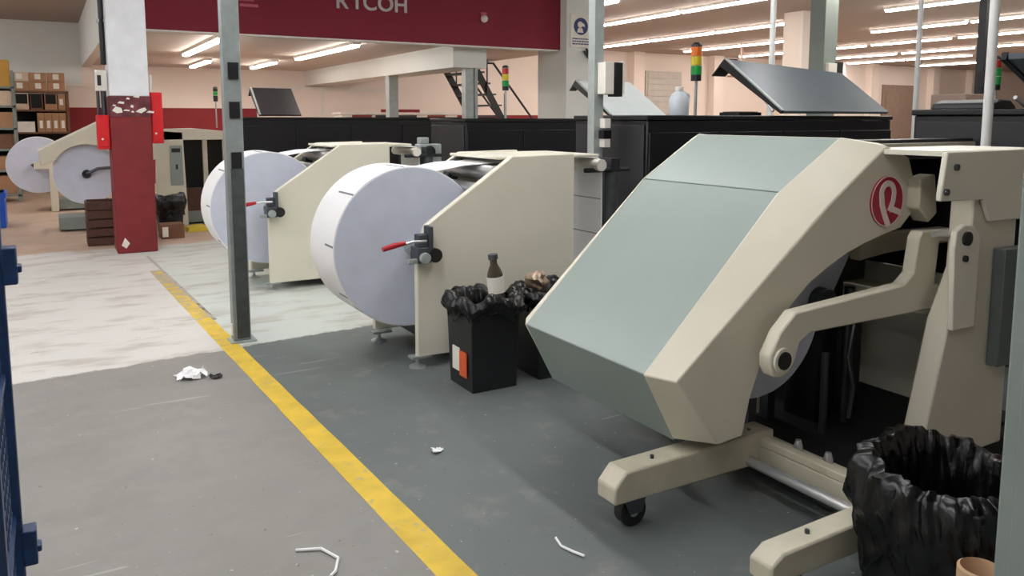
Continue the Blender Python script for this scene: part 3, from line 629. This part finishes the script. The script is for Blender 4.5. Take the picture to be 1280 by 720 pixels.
for r_ in range(3):
    x = 8.20
    while x < 8.54:
        w = 0.03 + random.random() * 0.05; tl.box(x, x + w, 11.970, 11.976, 3.0 - r_ * 0.045, 3.022 - r_ * 0.045); x += w + 0.015
obj('text_lines', tl, 'sign_blue', si)
fl = thing('dark_wedge', 'small dark camera-like wedge under the safety sign on the pier', 'lamp', (8.35, 11.9, 2.7))  # dark camera-like wedge on a bracket, gives no light
obj('wedge_body', MB().prism([(8.40, 2.80), (8.62, 2.72), (8.62, 2.62), (8.50, 2.68)], 11.85, 11.96), 'black_soft', fl, 0.01); obj('arm', MB().cyl((8.52, 11.9, 2.76), (8.52, 12.0, 2.84), 0.02, 8), 'black', fl)

# ================================================================== THINGS ON THE COLUMN
def redbox(label, x0, x1, y0, y1, z0, z1):
    t = thing('fire_box', label, 'box', (x0, y0, z0), 'red boxes on the painted column')
    obj('case', MB().box(x0, x1, y0, y1, z0, z1), 'red_box', t, 0.01); obj('lid', MB().box(x0 + 0.012, x1 - 0.012, y0 - 0.012, y0, z0 + 0.03, z1 - 0.03), 'red_box', t, 0.004)
    obj('knob', MB().cyl(((x0 + x1) / 2 - .02, y0 - 0.03, z0 + 0.12), ((x0 + x1) / 2 - .02, y0 - 0.012, z0 + 0.12), 0.012, 10), 'label_white', t)
redbox('tall red box on the right side of the painted column', 1.106, 1.24, 10.5, 10.75, 1.30, 1.91)
redbox('short red box on the left side of the painted column', 0.53, 0.664, 10.5, 10.75, 1.24, 1.64)
cd = thing('black_conduit', 'black vertical pipe down the left of the white column shaft', 'pipe', (0.63, 10.55, 2.3))
obj('pipe', MB().cyl((0.635, 10.55, 2.22), (0.635, 10.55, ZC), 0.03, 12), 'black', cd); obj('clamp', MB().box(0.59, 0.672, 10.53, 10.6, 2.7, 2.74), 'galv', cd)
jb = thing('junction_box', 'white junction box with conduit left of the painted column', 'box', (0.6, 10.6, 2.0))
obj('case', MB().box(0.54, 0.664, 10.56, 10.68, 1.92, 2.16), 'housing', jb, 0.006); obj('switch', MB().box(0.56, 0.60, 10.545, 10.56, 1.98, 2.10), 'black', jb)
obj('conduit', MB().cyl((0.56, 10.62, 1.64), (0.56, 10.62, 1.92), 0.018, 10).cyl((0.62, 10.62, 1.64), (0.62, 10.62, 1.92), 0.03, 10), 'steel_dark', jb)
cn = obj('conduit', MB().cyl((1.13, 10.6, 1.91), (1.13, 10.6, 2.12), 0.016, 10), 'housing'); tag(cn, 'short white conduit above the tall red box', 'pipe')

# ================================================================== MACHINE 4 and its rolls
t = thing('paper_rewinder', 'distant cream rewinder with long top cover behind the painted column', 'machine', (0.5, 12.8, 0))
Yn = 12.8
arcp = [(0.48 + 0.43 * math.cos(math.radians(a)), 0.81 + 0.43 * math.sin(math.radians(a))) for a in range(20, 166, 12)]
prof = [(1.40, 1.445), (0.72, 1.565), (-0.10, 1.15), (-0.075, 0.95)] + [p for p in reversed(arcp) if p[1] > 0.93] + [(1.1, 1.0), (1.40, 1.0)]
obj('side_wall', MB().prism(prof, Yn, Yn + 0.05), 'cream', t, 0.006)
obj('cover', MB().prism([(1.40, 1.455), (0.72, 1.58), (-0.105, 1.155), (-0.09, 1.12), (0.72, 1.545), (1.40, 1.42)], Yn + 0.052, Yn + 0.8), 'cream_pale', t)
obj('upright', MB().prism([(1.36, 0.0), (1.40, 1.43), (1.77, 1.40), (1.80, 0.0)], Yn, Yn + 0.12), 'cream', t, 0.01)
obj('top_beam', MB().prism([(1.40, 1.28), (1.40, 1.445), (1.9, 1.455), (2.35, 1.41), (2.62, 1.36), (2.62, 1.28)], Yn, Yn + 0.12), 'cream', t, 0.008)
for x in (2.05, 2.34, 2.42): obj('rear_post', MB().box(x, x + 0.06, Yn + 0.02, Yn + 0.1, 0, 1.28), 'cream_worn', t)
obj('interior_shade', MB().box(1.80, 2.7, Yn + 0.25, Yn + 0.3, 0.0, 1.28), 'black_void', t)  # black sheet stands in for the shade inside the frame openings
obj('kick_panel', MB().box(1.82, 2.04, Yn + 0.12, Yn + 0.2, 0.06, 0.55), 'wood_dark', t)
ct = obj('control_panel', MB().box(1.575, 1.75, Yn - 0.02, Yn, 0.61, 1.20), 'grey_cover', t, 0.004)
obj('control_slot', MB().box(1.60, 1.72, Yn - 0.03, Yn - 0.018, 1.10, 1.16).box(1.65, 1.68, Yn - 0.03, Yn - 0.018, 0.85, 0.92), 'black_soft', ct)
rl = obj('paper_roll', MB().ring((0.48, 0.81), 0.06, 0.425, Yn + 0.12, Yn + 0.62, 96), 'paper', t)
obj('roll_face', MB().ring((0.48, 0.81), 0.06, 0.42, Yn + 0.112, Yn + 0.121, 96), 'paper_end', rl)
obj('shaft', MB().cyl((0.48, Yn + 0.02, 0.82), (0.48, Yn + 0.7, 0.82), 0.055), 'rubber', t)
obj('crank', MB().tube([(0.48, Yn + 0.02, 0.82), (0.62, Yn, 0.89), (0.95, Yn, 0.91)], 0.022, 8), 'steel_dark', t)
obj('base', MB().box(0.1, 2.6, Yn + 0.1, Yn + 0.75, 0.03, 0.20), 'cab_grey', t)
t = thing('roll_stand', 'distant white paper roll on a pale stand left of the cream cover', 'machine', (-0.17, 16.0, 0))
rl = obj('paper_roll', MB().ring((-0.13, 0.8), 0.06, 0.48, 16.0, 16.5, 96), 'paper', t)
obj('roll_face', MB().ring((-0.13, 0.8), 0.06, 0.475, 15.992, 16.001, 96), 'paper_end', rl)
obj('crank', MB().box(-0.24, -0.08, 15.93, 15.98, 0.79, 0.82), 'steel_dark', t); obj('shaft', MB().cyl((-0.17, 15.9, 0.8), (-0.17, 16.6, 0.8), 0.05), 'rubber', t)
obj('stand_leg', MB().box(0.02, 0.14, 15.85, 15.97, 0, 0.75), 'cream', t, 0.008); obj('stand_leg', MB().box(0.02, 0.14, 16.55, 16.67, 0, 0.75), 'cream', t, 0.008)
obj('stand_arm', MB().box(-0.2, 0.14, 15.85, 15.90, 0.74, 0.86), 'cream', t); obj('stand_base', MB().box(0.02, 0.9, 15.9, 16.6, 0.03, 0.2), 'cab_grey', t)

# ---- crate, small bins, cartons near the column
def crate(label, x0, x1, y0, y1, z1):
    t = thing('wooden_crate', label, 'crate', (x0, y0, 0)); n = 5; h = z1 / n
    for i in range(n):
        obj('board', MB().box(x0, x1, y0, y0 + 0.02, i * h + 0.008, (i + 1) * h - 0.008), 'wood_dark', t, 0.003); obj('board', MB().box(x0, x0 + 0.02, y0 + 0.02, y1, i * h + 0.008, (i + 1) * h - 0.008), 'wood_dark', t, 0.003)
        obj('board', MB().box(x1 - 0.02, x1, y0 + 0.02, y1, i * h + 0.008, (i + 1) * h - 0.008), 'wood_dark', t, 0.003)
    obj('floor_board', MB().box(x0 + 0.02, x1 - 0.02, y0 + 0.02, y1, 0.01, 0.03), 'wood_dark', t); obj('back_board', MB().box(x0 + 0.02, x1 - 0.02, y1 - 0.02, y1, 0.03, z1), 'wood_dark', t)
    obj('corner_post', MB().box(x0 + 0.02, x0 + 0.05, y0 + 0.02, y0 + 0.05, 0.03, z1).box(x1 - 0.05, x1 - 0.02, y0 + 0.02, y0 + 0.05, 0.03, z1), 'wood_dark', t)
crate('dark brown slatted crate on the floor left of the painted column', 0.385, 0.75, 11.25, 11.65, 0.56)
def carton(label, x0, x1, y0, y1, z0, z1, m='carton', stickers=(), group=None, openf=False, name='carton'):
    t = thing(name, label, 'box', (x0, y0, z0), group)
    obj('box', MB().box(x0, x1, y0, y1, z0, z1), m, t, 0.004)
    for a, b, c, d in stickers:
        obj('sticker', MB().box(x0 + (x1 - x0) * a, x0 + (x1 - x0) * b, y0 - 0.004, y0, z0 + (z1 - z0) * c, z0 + (z1 - z0) * d), 'label_white', t)
    if openf:
        obj('opening_shade', MB().box(x0 + 0.02, x1 - 0.02, y0 - 0.003, y0 + 0.01, z0 + (z1 - z0) * openf, z1 - 0.012), 'black_void', t)  # flat black patch paints the shade inside an open box
    return t
carton('small brown carton with white label, right foot of the painted column', 1.26, 1.55, 11.45, 11.75, 0, 0.19, 'carton_dark', [(0.05, 0.3, 0.15, 0.85)])
ys_ = obj('yellow_sheet', MB().prism([(1.66, 0.0), (1.69, 0.05), (1.9, 0.07), (2.0, 0.02), (1.98, 0.0)], 12.0, 12.35), 'yellow', bevel=0.005); tag(ys_, 'yellow plastic sheet on the floor below the distant rewinder', 'sheet')

# ================================================================== BIN LINERS
def superell(a, n=4.0):
    c, s_ = math.cos(a), math.sin(a); r = (abs(c) ** n + abs(s_) ** n) ** (-1 / n); return r * c, r * s_
def liner(parent, cx, cy, hx, hy, zr, skirt, inner, amp, seed, rim=None, n=110, flare=0.03, skirtf=None, name='bin_liner'):
    prof = []
    K1, K2 = 10, 14
    for i in range(K1 + 1):
        u = i / K1; prof.append(('in', u))
    for i in range(1, K2 + 1):
        prof.append(('out', i / K2))
    vs = []; fs = []
    for kind, u in prof:
        for k in range(n):
            a = 2 * math.pi * k / n; ex, ey = superell(a, 3.2)
            lift = (noise.noise((math.cos(a) * 1.6 + seed, math.sin(a) * 1.6, 0.0))) * 0.05 + (rim(a) if rim else 0)
            sk = skirt * (0.8 + 0.5 * noise.noise((math.cos(a) * 2 + seed, math.sin(a) * 2, 5.0)))
            if skirtf: sk *= skirtf(a)
            if kind == 'in':
                z = zr + lift - inner * (1 - u) ** 1.0; off = -0.05 * (1 - u) ** 0.6 - 0.004
            else:
                z = zr + lift - sk * u + 0.012 * math.sin(math.pi * min(1, u * 5)); off = 0.012 + flare * math.sin(math.pi * min(1, u * 1.3)) + 0.012
            w = noise.fractal((ex * 6 + seed, ey * 6, z * 8), 0.6, 2.3, 4) * amp + (0.5 - abs(noise.noise((ex * 9 + z * 12 + seed, ey * 9 - z * 9, 4.0))) * 2) * amp * 0.5
            w2 = noise.noise((a * 5 + z * 6 + seed, z * 7, 1.0)) * amp * 0.8 + abs(noise.noise((a * 8 + z * 14, seed, z * 16))) * amp * 0.8
            edge = 1.0 - 0.62 * u if kind == 'out' else 0.6 * u + 0.1
            rr = 1 + 0
            x = cx + ex * (hx + off + (w + w2) * edge); y = cy + ey * (hy + off + (w + w2) * edge)
            z += noise.noise((ex * 8, ey * 8, z * 6 + seed)) * amp * 0.9
            vs.append((x, y, z))
    m_ = len(prof)
    for i in range(m_ - 1):
        for k in range(n): fs.append((i * n + k, i * n + (k + 1) % n, (i + 1) * n + (k + 1) % n, (i + 1) * n + k))
    c0 = len(vs); vs.append((cx, cy, zr - inner - 0.03))
    for k in range(n): fs.append((c0, (k + 1) % n, k))
    o = obj(name, MB().add(vs, fs), 'bag', parent)
    o.data.shade_smooth(); o.data.set_sharp_from_angle(angle=math.radians(60))
    md = o.modifiers.new('thickness', 'SOLIDIFY'); md.thickness = 0.003; md.offset = 0
    return o
def tub(cx, cy, hx, hy, h, parent, m='plastic_black', taper=0.86):
    mb = MB(); o = [(cx - hx, cy - hy), (cx + hx, cy - hy), (cx + hx, cy + hy), (cx - hx, cy + hy)]
    s_ = lambda p, k: [(cx + (a - cx) * k, cy + (b - cy) * k) for a, b in p]
    a, b, c, d = s_(o, taper), o, s_(o, 0.95), s_(o, taper * 0.94)
    vs = [(p[0], p[1], 0.0) for p in a] + [(p[0], p[1], h) for p in b] + [(p[0], p[1], h) for p in c] + [(p[0], p[1], 0.02) for p in d]
    fs = [(3, 2, 1, 0), (12, 13, 14, 15)]
    for l in range(3):
        for i in range(4): fs.append((l * 4 + i, l * 4 + (i + 1) % 4, (l + 1) * 4 + (i + 1) % 4, (l + 1) * 4 + i))
    return obj('tub', mb.add(vs, fs), m, parent, 0.006)
# near right bin
t = thing('waste_bin', 'black bin with crumpled liner at the lower right, beside the grey cabinet', 'bin', (2.37, 1.36, 0), 'bins with black liners')
tub(2.37, 1.36, 0.195, 0.195, 0.5, t)
liner(t, 2.365, 1.37, 0.195, 0.195, 0.545, 0.40, 0.26, 0.02, 3.1, rim=lambda a: 0.02 * math.sin(a), n=180)
# mid bin with stickers
t = thing('waste_bin', 'black bin with stickers, liner and a bottle, in front of the unwinder', 'bin', (2.24, 4.15, 0), 'bins with black liners')
tub(2.22, 4.17, 0.165, 0.165, 0.53, t, taper=0.9)
liner(t, 2.22, 4.17, 0.165, 0.165, 0.555, 0.15, 0.12, 0.013, 8.4, flare=0.035, n=150)
obj('white_sticker', MB().box(2.058, 2.064, 4.17, 4.26, 0.10, 0.24), 'label_white', t); obj('orange_sticker', MB().box(2.056, 2.062, 4.075, 4.165, 0.08, 0.23), 'label_orange', t)
t = thing('waste_bin', 'second black bin tucked between the stickered bin and the rewinder cover', 'bin', (2.67, 4.2, 0), 'bins with black liners')
tub(2.69, 4.19, 0.165, 0.165, 0.53, t, taper=0.9)
liner(t, 2.69, 4.19, 0.165, 0.165, 0.56, 0.13, 0.10, 0.012, 2.7, flare=0.03)
bt = thing('bottle', 'brown bottle with white label sticking out of the stickered bin', 'bottle', (2.33, 4.17, 0.44))
obj('glass', MB().lathe((2.33, 4.17, 0.44), [(0.05, 0), (0.052, 0.02), (0.052, 0.21), (0.04, 0.25), (0.022, 0.29), (0.022, 0.33)], 20), 'bottle_glass', bt)
obj('paper_label', MB().lathe((2.33, 4.17, 0.555), [(0.0535, 0), (0.0535, 0.10)], 20), 'label_white', bt); obj('cap', MB().cyl((2.33, 4.17, 0.76), (2.33, 4.17, 0.79), 0.03, 14), 'steel_dark', bt)
bt.rotation_euler = (0.0, -0.12, 0)
fb = MB(); bmt = bmesh.new(); bmesh.ops.create_icosphere(bmt, subdivisions=3, radius=0.07)
for v in bmt.verts: v.co *= 1 + 0.5 * noise.noise(v.co * 22)
bmt.verts.ensure_lookup_table(); fb.add([(v.co.x + 2.60, v.co.y + 4.16, v.co.z * 0.8 + 0.60) for v in bmt.verts], [tuple(v.index for v in f.verts) for f in bmt.faces]); bmt.free()
tag(obj('crumpled_wrapper', fb, 'bronze', loc=(2.60, 4.16, 0.55)), 'crumpled brown wrapper on top of the second black bin', 'wrapper')
# far bin by the column
t = thing('waste_bin', 'distant black bin bag behind the small carton at the painted column', 'bin', (1.45, 12.05, 0), 'bins with black liners')
tub(1.45, 12.1, 0.17, 0.17, 0.5, t)
liner(t, 1.45, 12.1, 0.17, 0.17, 0.54, 0.34, 0.1, 0.012, 5.5, n=60)
# cardboard core
t = thing('cardboard_core', 'tan cardboard core standing at the bottom right before the black bin', 'tube', (2.085, 1.105, 0))
obj('tube', MB().lathe((2.085, 1.105, 0), [(0.055, 0), (0.057, 0.41), (0.05, 0.415), (0.047, 0.40), (0.047, 0.02)], 28), 'core', t)

# ================================================================== GREY CABINET AND BLUE TROLLEY (near edges)
t = thing('grey_cabinet', 'tall grey green cabinet cut off by the right edge of the photo', 'cabinet', (1.56, 0.5, 0))
obj('body', MB().box(1.55, 2.15, 0.2, 0.80, 0.05, 2.0), 'cab_grey', t, 0.006); obj('plinth', MB().box(1.58, 2.12, 0.23, 0.78, 0, 0.05), 'black_soft', t)
obj('side_sheet', MB().box(1.544, 1.55, 0.25, 0.77, 0.1, 1.95), 'cab_grey', t, 0.002)
obj('front_door', MB().box(1.58, 2.12, 0.182, 0.2, 0.1, 1.95), 'cab_grey', t, 0.004)
t = thing('cage_trolley', 'dark blue steel cage trolley cut off by the left edge', 'trolley', (-0.5, 2.2, 0))
for x, y in ((-0.135, 2.50), (-0.135, 1.85), (-0.85, 2.50), (-0.85, 1.85)):
    obj('corner_post', MB().box(x - 0.025, x + 0.018, y - 0.02, y + 0.02, 0.12, 1.75), 'blue', t, 0.004)
    w = obj('caster', MB().cyl((x - 0.03, y, 0.06), (x + 0.0, y, 0.06), 0.06, 20), 'rubber', t)
for z in (1.16, 0.37): obj('latch', MB().box(-0.12, -0.085, 2.47, 2.53, z, z + 0.1).box(-0.12, -0.075, 2.48, 2.52, z + 0.03, z + 0.05), 'blue', t, 0.004)
obj('deck', MB().box(-0.86, -0.12, 1.84, 2.51, 0.12, 0.16), 'blue', t)
for z in (0.5, 0.9, 1.3, 1.73):
    obj('rail', MB().box(-0.85, -0.135, 2.49, 2.51, z, z + 0.02).box(-0.85, -0.135, 1.84, 1.86, z, z + 0.02), 'blue', t); obj('side_rail', MB().box(-0.15, -0.13, 1.85, 2.5, z, z + 0.02).box(-0.86, -0.84, 1.85, 2.5, z, z + 0.02), 'blue', t)
mw = MB()
for i in range(1, 13): mw.cyl((-0.14, 1.85 + i * 0.05, 0.16), (-0.14, 1.85 + i * 0.05, 1.74), 0.003, 5)
for i in range(1, 30): mw.cyl((-0.14, 1.85, 0.16 + i * 0.053), (-0.14, 2.5, 0.16 + i * 0.053), 0.003, 5)
obj('wire_mesh', mw, 'blue', t, kind='stuff')
t = thing('plastic_pallet_box', 'bright blue plastic box far away at the left edge', 'box', (-0.8, 13.8, 0))
obj('body', MB().box(-1.1, -0.57, 13.8, 14.4, 0.0, 0.52), 'blue_bright', t, 0.01); obj('rim', MB().box(-1.12, -0.55, 13.78, 14.42, 0.44, 0.52), 'blue_bright', t)
obj('slot', MB().box(-0.95, -0.7, 13.77, 13.80, 0.26, 0.34), 'black', t)

# ================================================================== FLOOR LITTER
def litter(label, x, y, s_, seed, m='paper', name='paper_scrap'):
    mb = MB(); vs = []; n = 7
    for i in range(n):
        for k in range(n):
            u, v = i / (n - 1) - .5, k / (n - 1) - .5
            vs.append((x + u * s_ + noise.noise((u * 4, v * 4, seed)) * s_ * .3, y + v * s_ * 0.8 + noise.noise((v * 4, u * 4, seed + 3)) * s_ * .3, 0.006 + abs(noise.noise((u * 5 + seed, v * 5, 1))) * s_ * 0.5))
    mb.add(vs, [(i * n + k, (i + 1) * n + k, (i + 1) * n + k + 1, i * n + k + 1) for i in range(n - 1) for k in range(n - 1)])
    o = obj(name, mb, m, loc=(x, y, 0), smooth=False); md = o.modifiers.new('t', 'SOLIDIFY'); md.thickness = 0.002
    tag(o, label, 'scrap')
litter('crumpled white paper scrap with dark print, left of the yellow line', 0.70, 5.17, 0.16, 2.0)
litter('crumpled dark scrap beside the white paper scrap', 0.83, 5.08, 0.07, 6.0, 'black_soft')
litter('small white paper pellet on the floor between line and bins', 1.548, 3.38, 0.05, 4.0)
tag(obj('plastic_strip', MB().tube([(0.715, 2.83, 0.006), (0.80, 2.79, 0.008), (0.835, 2.70, 0.006), (0.80, 2.62, 0.008), (0.775, 2.60, 0.006)], 0.006, 6), 'paper'), 'bent white plastic strip on the floor left of the yellow line', 'strip')
tag(obj('plastic_strip', MB().tube([(1.60, 2.42, 0.006), (1.585, 2.36, 0.006), (1.60, 2.30, 0.008), (1.62, 2.26, 0.006)], 0.005, 6), 'paper'), 'short curled white plastic strip on the floor left of the caster', 'strip')

# ================================================================== SHELVING FAR LEFT
def rack(name, label, x0, x1, y0, y1, ztop, levels, m):
    t = thing(name, label, 'shelving', (x0, y0, 0))
    for x in (x0, x1 - 0.05):
        for y in (y0, y1 - 0.05): obj('upright', MB().box(x, x + 0.05, y, y + 0.05, 0, ztop), m, t)
    for z in levels: obj('shelf', MB().box(x0, x1, y0, y1, z - 0.035, z), m, t)
    obj('back_sheet', MB().box(x0 + .05, x1 - .05, y1 - 0.02, y1 - 0.01, 0.1, ztop - 0.05), 'black_void', t)
rack('storage_rack', 'metal storage rack of cartons against the far left wall', -0.62, 0.5, 20.5, 21.1, 2.2, (0.32, 0.78, 1.30, 1.79, 2.2), 'carton_dark')
gT, gM, gL = 'cartons on top of the far rack', 'boxes on the second shelf of the far rack', 'boxes on the third shelf of the far rack'
for r_ in range(2):
    for i in range(3):
        x = -0.58 + i * 0.345
        carton('brown carton with white sticker, %s from left in the %s layer on the far rack' % (ORD[i], ('lower', 'upper')[r_]), x, x + 0.335, 20.52, 21.0, 2.201 + r_ * 0.2, 2.396 + r_ * 0.2,
               'carton' if not (i == 0 and r_ == 1) else 'carton_lite', [(0.32, 0.66, 0.25, 0.85)], gT)
for i, (a, b, m, lab) in enumerate(((-0.53, -0.27, 'carton_lite', 'pale open box, leftmost on the second shelf of the far rack'), (-0.24, 0.0, 'carton_dark', 'dark open carton, second from left on the second shelf of the far rack'), (0.03, 0.27, 'carton', 'brown open carton, third from left on the second shelf of the far rack'))):
    carton(lab, a, b, 20.52, 21.0, 1.791, 2.14, m, (), gM, 0.36 if i != 1 else 0.1)
carton('narrow brown carton with sticker, rightmost on the second shelf of the far rack', 0.29, 0.43, 20.52, 21.0, 1.791, 2.13, 'carton', [(0.2, 0.7, 0.3, 0.7)], gM)
carton('white box on the third shelf of the far rack', -0.52, -0.18, 20.52, 21.0, 1.301, 1.53, 'white_box', (), gL)
for i in range(4): carton('brown carton with white sticker, %s of four on the third shelf of the far rack' % ORD[i], -0.13 + i * 0.14, -0.13 + i * 0.14 + 0.135, 20.52, 21.0, 1.301, 1.72, 'carton', [(0.3, 0.75, 0.2, 0.6)], gL)
rack('storage_rack', 'nearer storage rack at the left edge, full of cartons', -1.66, -0.46, 18.0, 18.7, 2.5, (0.15, 0.62, 1.02, 1.42, 1.84, 2.2), 'cab_grey')
for i, z in enumerate((0.15, 0.62, 1.02, 1.42, 1.84, 2.2)):
    for k in range(3):
        x = -1.595 + k * 0.36; hgt = (0.36, 0.26, 0.28, 0.30, 0.28, 0.5)[i]
        carton('%s carton, %s from left on the %s shelf of the near rack' % (('brown', 'tan')[i % 2], ORD[k], ORD[i]), x, x + 0.345, 18.06, 18.6, z + 0.003, z + hgt, ('carton', 'carton', 'carton_dark', 'carton', 'carton_lite', 'carton_yellow')[i], (), 'cartons on the near rack')

# ================================================================== STAIRCASE AND THINGS IN THE BAY
t = thing('metal_staircase', 'dark metal staircase with handrail behind the bay beam', 'staircase', (8.0, 15.0, 0))
def stringer(y, x0, x1): return MB().prism([(x0, 2.75), (x0 + 0.16, 2.75), (x1 + 0.16, 0.0), (x1, 0.0)], y, y + 0.05)
sx0, sx1 = 7.35, 9.0
obj('stringer', stringer(15.0, sx0 + .35, sx1 + .35), 'black_soft', t); obj('stringer', stringer(16.4, sx0 + .35, sx1 + .35), 'black_soft', t)
for i in range(11):
    z = 0.25 + i * 0.23; x = sx1 + .35 - (sx1 - sx0) * z / 2.75
    obj('tread', MB().box(x, x + 0.26, 15.05, 16.4, z, z + 0.035), 'steel_dark', t)
for y in (14.98, 16.44):
    obj('handrail', MB().tube([(sx0 + .45, y, 3.0 - .25), (sx0 + .9, y, 2.75), (sx1 + .75, y, 0.95), (sx1 + .75, y, 0)], 0.025, 8), 'black_soft', t)
    for i in range(4):
        x = sx0 + .75 + i * 0.42; zb = 2.75 - (x - sx0 - .35) * 2.75 / (sx1 - sx0)
        obj('baluster', MB().cyl((x, y, max(zb, 0)), (x, y, max(zb, 0) + 0.75), 0.015, 8), 'black_soft', t)
cb = thing('side_table', 'white counter seen through the bay beside the staircase', 'table', (6.8, 19.0, 0))
obj('top', MB().box(6.2, 9.4, 18.9, 19.6, 1.70, 1.75), 'white_box', cb); obj('body', MB().box(6.25, 9.35, 18.95, 19.55, 0, 1.70), 'white_box', cb)
for i, (x, m) in enumerate(((6.5, 'maroon'), (7.1, 'black_soft'), (7.7, 'black_soft'), (8.5, 'maroon'))):
    obj('drawer_front', MB().box(x, x + 0.5, 18.93, 18.95, 1.5, 1.68), m, cb)
tag(obj('pipe_drop', MB().cyl((18.6, 18.0, 2.9), (18.6, 18.0, ZC), 0.04, 8).box(18.1, 19.1, 17.9, 18.1, 2.85, 2.9), 'door_brown'), 'brown drop pipe with tray hanging from the hall ceiling', 'pipe')
# taupe cabinet and clutter in the gap between presses
t = thing('storage_cabinet', 'taupe cabinet glimpsed in the gap between press cabinets', 'cabinet', (9.8, 5.2, 0))
obj('body', MB().box(9.75, 10.2, 5.75, 6.2, 0, 1.9), 'door_brown', t, 0.01); obj('door', MB().box(9.78, 10.17, 5.735, 5.75, 0.05, 1.85), 'door_brown', t)
